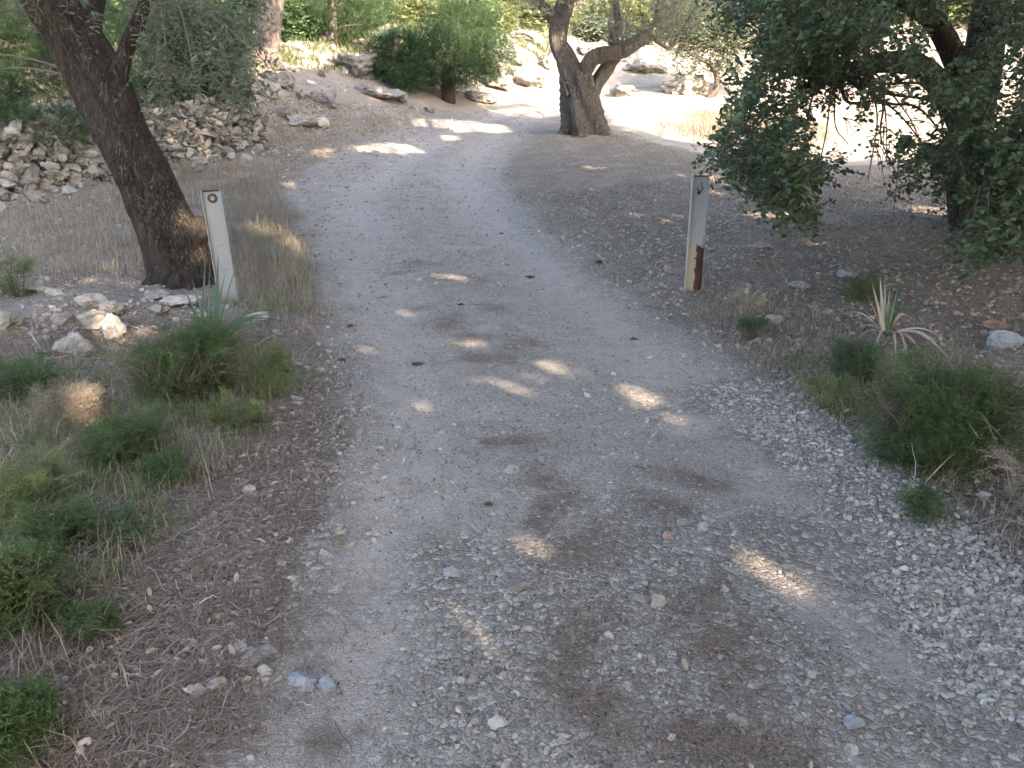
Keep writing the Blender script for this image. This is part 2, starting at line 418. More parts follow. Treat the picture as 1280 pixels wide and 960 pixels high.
def mat_ground():
    m = M('earth_and_gravel'); P = m.pos()
    road, lit, coarse, bare, trk = m.attr('road'), m.attr('litter'), m.attr('coarse'), m.attr('bare'), m.attr('track')
    # worn dusty roadway
    big = m.noise(P, .9, 4, .6); mid = m.noise(P, 5, 5, .65); fine = m.noise(P, 60, 4, .7)
    dust = m.mix(m.ramp(big, [(.3, 0.), (.7, 1.)]), (.36, .325, .295), (.46, .42, .385))
    dust = m.mix(m.ramp(mid, [(.35, 0.), (.7, .7)]), dust, (.245, .212, .185))
    dust = m.mix(m.math('MULTIPLY', trk, .5), dust, (.50, .46, .425))
    grit = m.noise(P, 130, 3, .8); dust = m.mix(m.ramp(grit, [(.52, 0.), (.62, .75)]), dust, (.15, .13, .11))
    grit2 = m.noise(P, 36, 4, .8); dust = m.mix(m.ramp(grit2, [(.5, 0.), (.68, .6)]), dust, (.20, .175, .15))
    streak = m.noise(m.scale(P, (1.2, 7, 1)), 1.6, 5, .75, .6); dust = m.mix(m.ramp(streak, [(.52, 0.), (.72, .55)]), dust, (.19, .16, .135))
    dust = m.mix(m.ramp(fine, [(.35, 0.), (.75, .5)]), dust, (.52, .495, .465))
    # embedded gravel: three sizes of cells, each cell its own grey
    def cells(sc):
        wob = m.n('ShaderNodeVectorMath', operation='MULTIPLY_ADD'); nz = m.n('ShaderNodeTexNoise', i_Vector=P, i_Scale=sc * .8, i_Detail=2).outputs['Color']
        m.put(wob, '0', nz); wob.inputs[1].default_value = (.5 / sc,) * 3; m.put(wob, '2', P)
        c = m.vor(wob.outputs[0], sc, out='Color'); d = m.vor(wob.outputs[0], sc, 'DISTANCE_TO_EDGE')
        return m.n('ShaderNodeSeparateColor', i_Color=c).outputs[0], d
    c1, d1 = cells(42.); c2, d2 = cells(95.)
    g1 = m.ramp(c1, [(0, (.16, .145, .125)), (.5, (.28, .262, .235)), (.85, (.38, .362, .33)), (1, (.52, .50, .46))])
    g2 = m.ramp(c2, [(0, (.14, .125, .108)), (.6, (.28, .26, .232)), (1, (.46, .44, .40))])
    crack1 = m.ramp(d1, [(0, .0), (.09, 1.)]); crack2 = m.ramp(d2, [(0, .15), (.10, 1.)])
    g1 = m.mix(crack1, (.19, .168, .15), g1); g2 = m.mix(crack2, (.20, .178, .16), g2)
    sel = m.ramp(m.math('ADD', c1, m.math('MULTIPLY', coarse, .55)), [(.55, 0.), (.75, 1.)])
    grav = m.mix(sel, g2, g1)
    gam = m.ramp(m.math('ADD', m.math('MULTIPLY', mid, .6), m.math('SUBTRACT', m.math('MULTIPLY', coarse, .55), m.math('MULTIPLY', trk, .16))), [(.22, .1), (.58, 1.)])
    rd = m.mix(gam, dust, grav)
    # needle litter: fine crossed streaks of brown
    s1 = m.noise(m.scale(P, (190, 26, 60)), 1, 2, .6, .6); s2 = m.noise(m.scale(P, (24, 170, 60)), 1, 2, .6, .6)
    st = m.math('MAXIMUM', s1, s2)
    litc = m.ramp(st, [(.42, (.095, .075, .060)), (.58, (.195, .162, .135)), (.72, (.33, .28, .235))])
    litm = m.ramp(m.math('ADD', lit, m.math('MULTIPLY', m.math('SUBTRACT', m.noise(m.scale(P, (1, 2.2, 1)), 7, 6, .75, .8), .5), 2.3)), [(.40, 0.), (.85, .62)])
    rd = m.mix(litm, rd, litc)
    # verge soil with dead leaves and chips of stone
    soil = m.ramp(m.noise(P, 2.2, 6, .7), [(.3, (.17, .148, .125)), (.5, (.265, .235, .205)), (.72, (.36, .33, .29))])
    soil = m.mix(m.ramp(m.noise(P, 23, 4, .75), [(.4, 0.), (.75, .75)]), soil, (.34, .30, .26))
    soil = m.mix(m.ramp(m.math('ADD', m.noise(P, 3.1, 3), m.math('MULTIPLY', lit, .3)), [(.45, .1), (.65, .75)]), soil, litc)
    soil = m.mix(m.math('MULTIPLY', bare, m.ramp(m.noise(P, 1.7, 5, .7), [(.3, .6), (.65, 1.)])), soil, m.ramp(m.noise(P, 12, 5, .75), [(.3, (.34, .30, .25)), (.65, (.52, .48, .42))]))  # paler soil colour; in the clearing it also paints in sunlight
    chips = m.ramp(c2, [(.80, 0.), (.84, 1.)]); soil = m.mix(m.math('MULTIPLY', chips, .55), soil, (.42, .39, .35))
    edge = m.ramp(m.math('ADD', road, m.math('MULTIPLY', m.math('SUBTRACT', m.noise(P, 5, 6, .75), .5), 1.5)), [(.36, 0.), (.66, 1.)])
    colr = m.mix(edge, soil, rd)
    hgt = m.math('ADD', m.math('MULTIPLY', m.ramp(d1, [(0, 0.), (.35, 1.)]), m.math('MULTIPLY', gam, .9)), m.math('ADD', m.math('MULTIPLY', m.ramp(d2, [(0, 0.), (.3, 1.)]), .35), m.math('MULTIPLY', m.noise(P, 30, 6, .75), .9)))
    hgt = m.math('ADD', hgt, m.math('MULTIPLY', st, m.math('MULTIPLY', litm, .6)))
    nb = m.bump(hgt, 1., .013)
    return m.surf(colr, .92, nb, spec=.15)
def mat_stone(name, lo, mid_, hi, lichen=.3, sc=9., bd=.01):
    m = M(name); P = m.pos(); v = m.attr('var')
    n1 = m.noise(P, sc, 6, .7); n2_ = m.noise(P, sc * .33, 5, .65, .5)
    c = m.ramp(m.math('ADD', m.math('MULTIPLY', n1, .75), m.math('MULTIPLY', m.math('SUBTRACT', v, .5), .42)), [(.22, lo), (.42, mid_), (.62, hi)])
    c = m.mix(m.ramp(n2_, [(.52, 0.), (.66, lichen)]), c, (.10, .098, .09))
    c = m.mix(m.ramp(m.noise(P, sc * .6, 3, .6), [(.55, 0.), (.72, .35)]), c, (.42, .34, .25))
    cr = m.vor(P, sc * .7, 'DISTANCE_TO_EDGE'); 
    hgt = m.math('ADD', m.math('MULTIPLY', m.noise(P, sc * 3, 8, .8), 1.), m.math('MULTIPLY', m.ramp(cr, [(0, 0.), (.06, 1.)]), .35))
    return m.surf(c, .9, m.bump(hgt, .8, bd), spec=.2)
def mat_leaf(name, a, b, c, trans=.3, rough=.5, spec=.35, dead=None):
    m = M(name); v = m.attr('var')
    cc = m.ramp(v, [(.0, a), (.5, b), (.93, c)] + ([(.97, dead)] if dead else []))
    n = m.noise(m.pos(), 9, 2); cc = m.mix(m.ramp(n, [(.35, .22), (.65, 0.)]), cc, a)
    t = m.mix(.5, cc, tuple(min(1, x * 2.2) for x in c))
    return m.surf(cc, rough, None, trans, t, spec)
def mat_bark(name, lo, mid_, hi, zs=.25, sc=22., depth=.02, patch=None):
    m = M(name); P = m.obj(); Q = m.scale(P, (1, 1, zs))
    n1 = m.noise(Q, sc, 6, .72, 1.2); rd_ = m.noise(m.scale(P, (1, 1, zs * .45)), sc * 1.6, 5, .65, 2.2); n3 = m.noise(P, 2.2, 4, .6)
    furrow = m.ramp(m.math('ABSOLUTE', m.math('SUBTRACT', rd_, .5)), [(0, 0.), (.09, 1.)])
    f = m.math('ADD', m.math('MULTIPLY', n1, .72), m.math('MULTIPLY', furrow, .28))
    c = m.ramp(f, [(.25, lo), (.5, mid_), (.75, hi)])
    c = m.mix(m.ramp(n3, [(.45, 0.), (.7, .6)]), c, patch or hi)
    return m.surf(c, .95, m.bump(f, 1., depth), spec=.12)
def mat_plain(name, a, b, rough=.8, sc=12., trans=0.):
    m = M(name); v = m.attr('var'); c = m.mix(m.math('ADD', m.math('MULTIPLY', v, .6), m.math('MULTIPLY', m.noise(m.pos(), sc, 3), .4)), a, b)
    return m.surf(c, rough, None, trans, c if trans else None, .2)

MT = dict(
    ground=mat_ground(),
    pebble=mat_stone('pebble_stone', (.17, .155, .135), (.295, .278, .25), (.43, .41, .38), .12, 40., .003),
    pale_gravel=mat_stone('pale_gravel', (.20, .185, .165), (.335, .315, .285), (.48, .46, .43), .1, 40., .003),
    rock=mat_stone('limestone', (.16, .155, .145), (.32, .31, .29), (.50, .48, .45), .55, 7., .02),
    wallrock=mat_stone('wall_limestone', (.12, .118, .112), (.225, .22, .21), (.37, .36, .34), .4, 9., .012),
    palerock=mat_stone('pale_limestone', (.24, .225, .20), (.39, .37, .34), (.54, .52, .48), .3, 16., .012),
    bluerock=mat_stone('blue_grey_stone', (.17, .19, .22), (.26, .28, .31), (.36, .38, .41), .1, 18., .004),
    redrock=mat_stone('reddish_stone', (.20, .13, .10), (.32, .22, .18), (.42, .32, .27), .1, 18., .004),
    darkclod=mat_stone('dark_clod', (.04, .032, .026), (.075, .062, .05), (.13, .11, .09), .1, 30., .004),
    bark_left=mat_bark('carob_bark', (.018, .015, .013), (.058, .05, .043), (.13, .112, .098), .3, 18., .045, (.10, .085, .072)),
    bark_olive=mat_bark('olive_bark', (.045, .038, .033), (.14, .122, .105), (.28, .25, .22), .16, 15., .07, (.22, .20, .18)),
    bark_pine=mat_bark('pine_bark', (.08, .065, .055), (.21, .18, .16), (.34, .30, .28), .35, 8., .04, (.28, .20, .16)),
    twig=mat_plain('twig_wood', (.07, .055, .045), (.20, .17, .14)),
    dry_twig=mat_plain('dead_wood', (.24, .21, .18), (.46, .42, .38)),
    carob_leaf=mat_leaf('carob_leaf', (.015, .036, .019), (.038, .078, .038), (.12, .18, .08), .18, .42, .5, (.22, .20, .05)),
    olive_leaf=mat_leaf('olive_leaf', (.04, .06, .038), (.085, .115, .075), (.17, .205, .14), .25, .5, .4),
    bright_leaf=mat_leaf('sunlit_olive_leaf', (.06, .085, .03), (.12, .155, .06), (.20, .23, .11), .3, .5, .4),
    pine_leaf=mat_leaf('pine_needle', (.022, .048, .022), (.045, .090, .040), (.095, .155, .07), .25, .55, .3),
    shrub_leaf=mat_leaf('shrub_leaf', (.030, .056, .022), (.070, .122, .042), (.155, .215, .085), .35, .5, .3),
    blue_leaf=mat_leaf('dull_green_leaf', (.03, .058, .03), (.065, .115, .052), (.13, .19, .085), .25, .5, .3),
    yucca=mat_leaf('strap_leaf', (.03, .075, .045), (.055, .12, .07), (.10, .18, .10), .2, .4, .4),
    straw=mat_leaf('dry_grass', (.12, .10, .08), (.24, .205, .16), (.41, .36, .285), .3, .7, .2),
    weed=mat_leaf('weed_green', (.05, .085, .03), (.11, .165, .06), (.25, .28, .12), .3, .6, .2),
    needle=mat_plain('needle_litter', (.088, .064, .05), (.285, .222, .175)),
    deadleaf=mat_plain('dead_leaf', (.15, .115, .09), (.48, .42, .35), .8),
)

# ------------------------------------------------------------------ ground sheet and road sheet
LIT = [(730, 690, 52, 24), (815, 640, 44, 18), (680, 640, 22, 26), (668, 605, 20, 16), (865, 790, 34, 30), (925, 850, 34, 36), (728, 830, 18, 50), (765, 905, 28, 50), (930, 945, 90, 20), (900, 755, 24, 20),
       (575, 350, 50, 10), (560, 405, 30, 12), (620, 385, 30, 9), (600, 420, 30, 6), (510, 385, 30, 4), (420, 910, 26, 10), (650, 430, 30, 10), (600, 450, 60, 6), (530, 330, 50, 6),
       (310, 780, 90, 60), (300, 640, 90, 60), (350, 560, 60, 50), (250, 880, 110, 60), (640, 560, 60, 12), (860, 600, 50, 16), (500, 340, 30, 5)]
COARSE = [(1180, 760, 110, 120), (1120, 640, 110, 50), (1010, 560, 110, 34), (930, 500, 90, 22), (860, 850, 260, 130), (640, 830, 120, 130), (1150, 900, 160, 80), (770, 740, 170, 80), (560, 720, 70, 60), (1000, 700, 150, 60), (255, 800, 60, 50), (300, 700, 50, 26), (330, 650, 40, 30)]
def blobs(x, y, L):
    r = np.zeros(np.shape(x)); x, y = x + .16 * n2(x, y, 3.0, 3, 91) + .4 * .16 * n2(x, y, 11, 2, 92), y + .22 * n2(x, y, 2.6, 3, 93)
    for (px, py, rx, ry) in L:
        c = gps(px, py); a = gps(px + rx, py); b = gps(px, py - ry); d = gps(px, py + ry)
        wx = abs(a[0] - c[0]) + .02; wy = abs(b[1] - d[1]) / 2 + .02
        r = np.maximum(r, np.exp(-.9 * (((x - c[0]) / wx) ** 2 + ((y - c[1]) / wy) ** 2)))
    return r
def warp(a, lo, hi, core_lo, core_hi, step, growth):
    c = list(np.arange(core_lo, core_hi, step)); s = step; v = c[-1]
    while v < hi: s *= growth; v += s; c.append(v)
    s = step; v = c[0]; f = []
    while v > lo: s *= growth; v -= s; f.append(v)
    return np.array(f[::-1] + c)
gx = warp(0, -95, 95, -3.4, 3.4, .035, 1.028); gy = warp(0, -30, 125, .6, 8.5, .04, 1.022)
X, Y = np.meshgrid(gx, gy); Z = h(X, Y)
RS = road_sd(X, Y) + .17 * n2(X, Y, 1.3, 3, 77) + .09 * n2(X, Y, 5, 3, 78)
A_road = sstep(-.30, .28, RS)
A_lit = np.clip(blobs(X, Y, LIT) * .9 + .35 * sstep(.1, -.25, RS), 0, 1)
A_bare_sunlit = np.clip(inside(X, Y, np.array([gps(a, b) for a, b in [(750, 165), (930, 205), (1120, 205), (1700, 225), (1900, 150), (1500, 40), (700, 40), (640, 90), (700, 125)]])) * 1. + .25 * sstep(15, 18, Y) + .15 * sstep(11, 14, Y), 0, 1)  # pale dry ground, with the clearing's sun glare painted into the colour
A_track = track(X, Y) * sstep(0, .3, RS)
A_coarse = np.clip(blobs(X, Y, COARSE) + .25 * sstep(.45, .1, RS) * sstep(3, 1, np.abs(X)), 0, 1) * sstep(14, 7, Y)
nx = len(gx); ny = len(gy)
idx = np.arange(nx * ny).reshape(ny, nx)
F = np.stack([idx[:-1, :-1], idx[:-1, 1:], idx[1:, 1:], idx[1:, :-1]], -1)
at = dict(road=A_road.ravel(), litter=A_lit.ravel(), coarse=A_coarse.ravel(), bare=A_bare_sunlit.ravel(), track=A_track.ravel())
g = Geo().add(np.stack([X, Y, Z], -1), F.reshape(-1, 4))
tag(g.build('ground', MT['ground'], smooth=True, attrs=at), kind='structure')
# the road: its own sheet a few millimetres above the ground
c4 = (RS[:-1, :-1] + RS[:-1, 1:] + RS[1:, 1:] + RS[1:, :-1]) / 4
yc = Y[:-1, :-1]
sel = (c4 > 0) & (yc < 40)
Fr = F[sel]; u, inv = np.unique(Fr.ravel(), return_inverse=True)
lift = .005 * sstep(-.05, .12, RS.ravel()[u]) + .0015
V = np.stack([X.ravel()[u], Y.ravel()[u], Z.ravel()[u] + lift], -1)
g = Geo().add(V, inv.reshape(-1, 4))
tag(g.build('gravel_road', MT['ground'], smooth=True, attrs={k: a[u] for k, a in at.items()}), kind='structure')
print('ground', nx, ny, round(time.time() - T0, 1))

# ------------------------------------------------------------------ gravel, litter, grass: what nobody could count
def near_weight(px, py): pass
def pebble_mass(name, px_poly, n, smin, smax, sub, bias, seed, dens=None, mat='pebble', pw=2.2):
    r = np.random.default_rng(seed)
    x, y = scatter_px(n * 2, px_poly, bias, r)
    if dens is not None:
        k = r.random(len(x)) < dens(x, y); x, y = x[k][:n], y[k][:n]
    n = len(x); B, Fi = ICO[sub]; K = len(B)
    s = smin + (smax - smin) * r.random(n) ** pw
    V = np.repeat(B[None], n, 0)
    for q in range(5):                                  # plane cuts, each stone its own
        N = nrm(r.normal(size=(n, 1, 3))); D = r.uniform(.35, .85, (n, 1))
        e = np.clip((V * N).sum(-1) - D, 0, None); V = V - e[..., None] * N
    V = V * (1 + .16 * r.normal(size=(n, K, 1)) * (1 if sub == 0 else .35))
    V = V * (s[:, None, None] * np.stack([r.uniform(.8, 1.35, n), r.uniform(.7, 1.1, n), r.uniform(.42, .8, n)], -1)[:, None])
    V = np.einsum('nij,nkj->nki', rand_rot(n, r, .28), V)
    z = h(x, y) + .005
    V = V + np.stack([x, y, z + s * r.uniform(-.25, .15, n)], -1)[:, None]
    g = Geo(); F = (Fi[None] + (np.arange(n) * K)[:, None, None]).reshape(-1, 3)
    v = np.clip(r.normal(.5, .22, n), 0, 1) + (r.random(n) > .965) * .5
    g.add(V.reshape(-1, 3), F, np.repeat(v, K))
    return tag(g.build(name, MT[mat]), kind='stuff')
def d_road(x, y):  # how thickly loose stones lie
    rs = road_sd(x, y) + .12 * n2(x, y, 1.6, 3, 77); c = blobs(x, y, COARSE); l = blobs(x, y, LIT)
    base = (.30 + .55 * c + .35 * n2(x, y, 2.5, 4, 12)) * (1 - .8 * track(x, y))
    out = .16 + .5 * c
    return np.clip(np.where(rs > 0, base, out) * (1 - .45 * l), .02, 1)
NEARP = [(-200, 1100), (-200, 560), (250, 470), (430, 400), (800, 380), (1150, 560), (1500, 760), (1500, 1100)]
pebble_mass('gravel', NEARP, 52000, .002, .0105, 0, .35, 11, d_road)
pebble_mass('coarse_gravel', NEARP, 6000, .005, .020, 1, .4, 12, lambda x, y: np.clip(d_road(x, y) - .22, 0.01, 1), pw=3.4)
pebble_mass('roadside_gravel', [(980, 480), (1100, 560), (1210, 640), (1330, 740), (1500, 860), (1500, 1000), (1180, 860), (1080, 700), (960, 560), (860, 480)], 8500, .003, .018, 1, .3, 13, lambda x, y: np.clip(.55 + 1.3 * n2(x, y, 2.6, 4, 15), .04, 1) * sstep(-.35, .1, .35 - np.abs(road_sd(x, y) - .25)), mat='pale_gravel', pw=2.3)
pebble_mass('fine_gravel', [(430, 640), (425, 420), (470, 300), (640, 290), (760, 370), (930, 500), (1080, 640), (800, 660)], 16000, .003, .0125, 0, .6, 213, lambda x, y: np.clip(.55 + .9 * n2(x, y, 2.2, 4, 214), .05, 1) * (1 - .6 * track(x, y)), pw=2.4)
pebble_mass('far_gravel', [(350, 300), (350, 240), (480, 165), (640, 130), (700, 135), (640, 190), (640, 240), (720, 310), (760, 360), (430, 360)], 12000, .006, .026, 0, .8, 313, lambda x, y: np.clip(.5 + .9 * n2(x, y, 1.5, 4, 314), .05, 1) * (1 - .6 * track(x, y)), pw=2.6)
pebble_mass('verge_gravel', [(260, 960), (200, 820), (230, 680), (300, 580), (380, 470), (430, 430), (430, 600), (370, 760), (340, 900)], 4500, .003, .016, 1, .4, 113, lambda x, y: np.clip(.4 + 1.2 * n2(x, y, 3, 3, 114), .03, 1), pw=2.4)
pebble_mass('scattered_gravel', [(-200, 620), (-200, 260), (300, 230), (420, 420), (430, 560), (350, 760), (820, 420), (640, 240), (900, 230), (1500, 300), (1500, 760), (1200, 600), (420, 500)], 9000, .006, .028, 0, .8, 14, None, pw=3)

def needles(name, px_poly, n, lmin, lmax, w, bias, seed, dens=None, mat='needle'):
    r = np.random.default_rng(seed); x, y = scatter_px(n * 2, px_poly, bias, r)
    if dens is not None:
        k = r.random(len(x)) < dens(x, y); x, y = x[k][:n], y[k][:n]
    n = len(x); a = r.uniform(0, 2 * np.pi, n) ; L = r.uniform(lmin, lmax, n)
    d = np.stack([np.cos(a), np.sin(a), r.normal(0, .12, n)], -1)
    b = np.stack([x, y, h(x, y) + r.uniform(.007, .02, n)], -1)
    side = nrm(np.cross(d, [0, 0, 1.])); bend = r.normal(0, .14, n)[:, None] * L[:, None] * side
    W = (w * r.uniform(.6, 1.3, n))[:, None] * side
    mid = b + d * L[:, None] * .5 + bend + [0, 0, .004]; e = b + d * L[:, None]
    V = np.stack([b - W, mid - W, e, mid + W, b + W], 1)
    g = Geo().polys(V, r.random(n)); return tag(g.build(name, MT[mat]), kind='stuff')
needles('needle_litter', NEARP, 36000, .025, .085, .0011, .4, 21, lambda x, y: np.clip(blobs(x, y, LIT) ** 1.1, 0.015, 1))
VERGE_L = [(-250, 1100), (-250, 420), (180, 400), (400, 420), (430, 560), (370, 690), (300, 860), (180, 1100)]
VERGE_R = [(760, 330), (900, 420), (1010, 500), (1110, 570), (1220, 660), (1320, 770), (1600, 900), (1600, 330), (1300, 220), (900, 220), (680, 240)]
needles('verge_litter', VERGE_L, 19000, .02, .10, .0011, .4, 22)
needles('verge_straw', VERGE_L, 3200, .03, .16, .0010, .4, 23, mat='dry_twig')
needles('bare_twigs', VERGE_R, 5000, .04, .22, .002, .8, 24, mat='dry_twig')
needles('dark_litter', VERGE_R, 14000, .03, .10, .002, .8, 25)
def leaf_litter(name, poly, n, size, bias, seed, mat='deadleaf'):
    r = np.random.default_rng(seed); x, y = scatter_px(n, poly, bias, r); g = Geo()
    a = r.uniform(0, 2 * np.pi, n)
    leaves(g, np.stack([x, y, h(x, y) + .008 + r.random(n) * .012], -1), np.stack([np.cos(a), np.sin(a), r.normal(.1, .3, n)], -1), size * r.uniform(.6, 1.3, n), size * .5 * r.uniform(.6, 1.3, n), LEAF_OVAL, r.random(n), r)
    return tag(g.build(name, MT[mat]), kind='stuff')
leaf_litter('fallen_leaves', VERGE_L, 1500, .032, .5, 31)
leaf_litter('dead_leaves', VERGE_R, 6000, .038, .9, 32)
leaf_litter('leaf_scatter', [(330, 120), (240, 300), (420, 420), (520, 380), (420, 250), (600, 140)], 2500, .05, .8, 33)
leaf_litter('path_litter', [(420, 560), (430, 400), (470, 300), (480, 240), (560, 240), (640, 300), (760, 420), (860, 560), (700, 600)], 2600, .016, .6, 34, 'needle')
leaf_litter('path_crumbs', [(380, 700), (430, 400), (380, 260), (480, 190), (640, 200), (680, 300), (900, 470), (1200, 760), (900, 900), (400, 900)], 1600, .012, .5, 35, 'darkclod')
print('litter', round(time.time() - T0, 1))

def grass_blades(g, x, y, hgt, w, r, lean=.45, droop=.35, var=None, z=None):
    n = len(x); b = np.stack([x, y, (h(x, y) if z is None else z) - .005], -1); a = r.uniform(0, 2 * np.pi, n)
    d = np.stack([np.cos(a), np.sin(a), np.zeros(n)], -1); s = np.stack([-np.sin(a), np.cos(a), np.zeros(n)], -1)
    ln = np.abs(r.normal(0, lean, n))[:, None]; H = (hgt * r.uniform(.45, 1.15, n))[:, None]; up = np.array([0, 0, 1.])
    p1 = b + H * (.5 * up + .35 * ln * d); p2 = b + H * ((.86 - droop * .4) * up + 1.1 * ln * d + droop * .3 * d)
    W = (w * r.uniform(.6, 1.3, n))[:, None] * s
    g.polys(np.stack([b - W, p1 - W * .8, p2, p1 + W * .8, b + W], 1), r.random(n) if var is None else var)
def grass(name, poly, n, hgt, w, bias, seed, mat='straw', clump=None, **kw):
    r = np.random.default_rng(seed)
    if clump:
        m = max(3, n // clump); cx, cyy = scatter_px(m, poly, bias, r); k = r.integers(0, m, n)
        sp = kw.pop('spread', .07); x = cx[k] + r.normal(0, sp, n); y = cyy[k] + r.normal(0, sp, n); hh = hgt * (.5 + .8 * r.random(m))[k]
    else:
        kw.pop('spread', None); x, y = scatter_px(n, poly, bias, r); hh = np.full(n, hgt)
    k = road_sd(x, y) + .17 * n2(x, y, 1.3, 3, 77) + .09 * n2(x, y, 5, 3, 78) + .10 * r.normal(size=len(x)) < .02 if kw.pop('off_road', True) else np.ones(len(x), bool)
    g = Geo(); grass_blades(g, x[k], y[k], hh[k], w, r, **kw); return tag(g.build(name, MT[mat]), kind='stuff')
grass('dry_grass', [(-200, 345), (-200, 262), (60, 262), (235, 205), (335, 212), (385, 300), (400, 375), (300, 370), (260, 300), (200, 345)], 15000, .19, .0022, .6, 41, clump=26, spread=.09)
grass('verge_grass', [(290, 385), (285, 230), (340, 222), (375, 280), (408, 350), (395, 420), (330, 410)], 6500, .15, .0017, .5, 42, clump=16, spread=.09, lean=.75)
grass('tall_verge_grass', [(300, 380), (305, 260), (345, 250), (378, 330), (380, 390)], 2600, .27, .0016, .5, 142, clump=9, spread=.05, lean=.55)
grass('short_verge_grass', [(300, 250), (340, 150), (420, 190), (380, 250)], 4000, .07, .0022, .9, 143, clump=12, spread=.15, lean=.8)
grass('verge_weeds', [(300, 400), (310, 280), (350, 270), (385, 330), (400, 410)], 1500, .13, .003, .5, 43, mat='weed', clump=30, spread=.05)
grass('foreground_weeds', [(-200, 700), (-200, 460), (120, 470), (330, 430), (370, 480), (300, 560), (215, 620), (200, 700), (60, 760)], 9000, .13, .0020, .4, 44, mat='weed', clump=50, spread=.06, lean=.8)
grass('foreground_straw', [(-200, 1100), (-200, 440), (180, 440), (360, 420), (360, 520), (230, 640), (120, 760), (60, 1000)], 8500, .16, .0014, .35, 45, clump=20, spread=.08, lean=.8, droop=.6)
grass('short_straw', [(640, 195), (700, 165), (790, 165), (900, 215), (1290, 250), (1290, 330), (900, 260), (700, 290), (640, 240)], 26000, .035, .003, .9, 46, lean=.9)
grass('far_short_straw', [(350, 230), (300, 200), (400, 150), (520, 145), (440, 180)], 4000, .05, .003, .9, 47, lean=.9)
grass('golden_grass', [(830, 158), (880, 140), (960, 148), (1040, 165), (1010, 185), (900, 182)], 7000, .20, .005, .8, 48, clump=40, spread=.22, lean=.3)
grass('far_field_grass', [(930, 110), (1100, 105), (1400, 120), (1400, 190), (1040, 180)], 6000, .16, .006, .9, 49, clump=30, spread=.3)
grass('roadside_dry_weeds', [(860, 395), (900, 365), (1010, 380), (1100, 480), (1180, 590), (1290, 680), (1400, 720), (1400, 800), (1200, 640), (1060, 550), (930, 450)], 3500, .11, .0018, .5, 50, clump=18, spread=.07, lean=.9)
grass('roadside_green_weeds', [(980, 440), (1060, 470), (1180, 600), (1290, 690), (1200, 640), (1060, 545)], 1300, .09, .0022, .5, 51, mat='weed', clump=25, spread=.06, lean=.9)
print('grass', round(time.time() - T0, 1))

# ------------------------------------------------------------------ dry stone wall (one thing; its stones are surface pattern)
def wall_pt(t, s):
    return WA + WD * t + WN * s
g = Geo(); r = np.random.default_rng(61)
t = -2.0
for tt in np.arange(-2.0, WL + .05, .062):
    H = wall_h(tt) * (1.08 + .18 * float(n2(np.array([tt]), np.array([3.]), 1.3, 2, 6)[0])) ; zf = 0
    crumble = .25 * max(0, 1 - abs(tt - 1.3) / 2.2)
    while zf < H:
        big = r.random()
        sz = (.036 + .066 * big ** 2) * (1 + .4 * (zf > H * .6) * (tt < 1.2) * (r.random() < .5))
        q = wall_pt(tt + r.uniform(-.07, .07), -.02 + r.normal(0, .025) + (zf / H) * (.09 + crumble))
        zb = hxy(*wall_pt(tt, -.14)) - .03
        V, Fi = rock_verts(2, [sz * r.uniform(.8, 1.7), sz * r.uniform(.8, 1.2), sz * r.uniform(.5, .95)], int(r.integers(1e6)), .26, .9)
        V = V @ rand_rot(1, r, .22)[0].T; g.add(V + [q[0], q[1], zb + zf + sz * .5], Fi, np.clip(r.normal(.5, .28), 0, 1))
        zf += sz * 1.05
    if r.random() < .75:                                         # tumbled stones at the foot
        sz = .03 + .07 * r.random() ** 2; q = wall_pt(tt, -.12 - abs(r.normal(0, .22)))
        V, Fi = rock_verts(2, [sz * 1.3, sz, sz * .8], int(r.integers(1e6)), .16, .75)
        g.add(V @ rand_rot(1, r, .3)[0].T + [q[0], q[1], hxy(*q) + sz * .3], Fi, r.random())
w = g.build('dry_stone_wall', MT['wallrock']); tag(w, 'low tumbledown dry stone wall of grey limestone behind the leaning tree', 'wall')
print('wall', round(time.time() - T0, 1))

# ------------------------------------------------------------------ single rocks and stones
def rock(px, py, w, hh, label, name='stone', mat='rock', cat='stone', group=None, seed=None, sub=3, sink=.3, deep=.8, rough=.34, ang=1.0, rot=None, grow=None):
    """w, hh: width and height in the photograph's pixels"""
    P = gp(px, py); d = float((P - [0, 0, CAMZ]) @ CF); sx = w / FPX * d / 2; sz = hh / FPX * d / 2
    s = seed or int(px * 7 + py * 13); r = np.random.default_rng(s)
    V, Fi = rock_verts(sub, [sx, sx * deep, sz], s, rough, ang)
    a = r.uniform(-.5, .5) if rot is None else rot; Rm = np.array([[math.cos(a), -math.sin(a), 0], [math.sin(a), math.cos(a), 0], [0, 0, 1]])
    V = V @ Rm.T
    z = hxy(P[0], P[1]); g = Geo().add(V + [0, 0, sz * (1 - 2 * sink) + .004], Fi, r.uniform(.35, .7))
    o = g.build(name, MT[mat], smooth=(sub > 3)); o.location = (P[0], P[1] + sx * deep * .5, hxy(P[0], P[1] + sx * deep * .5))
    return tag(o, label, cat, group)
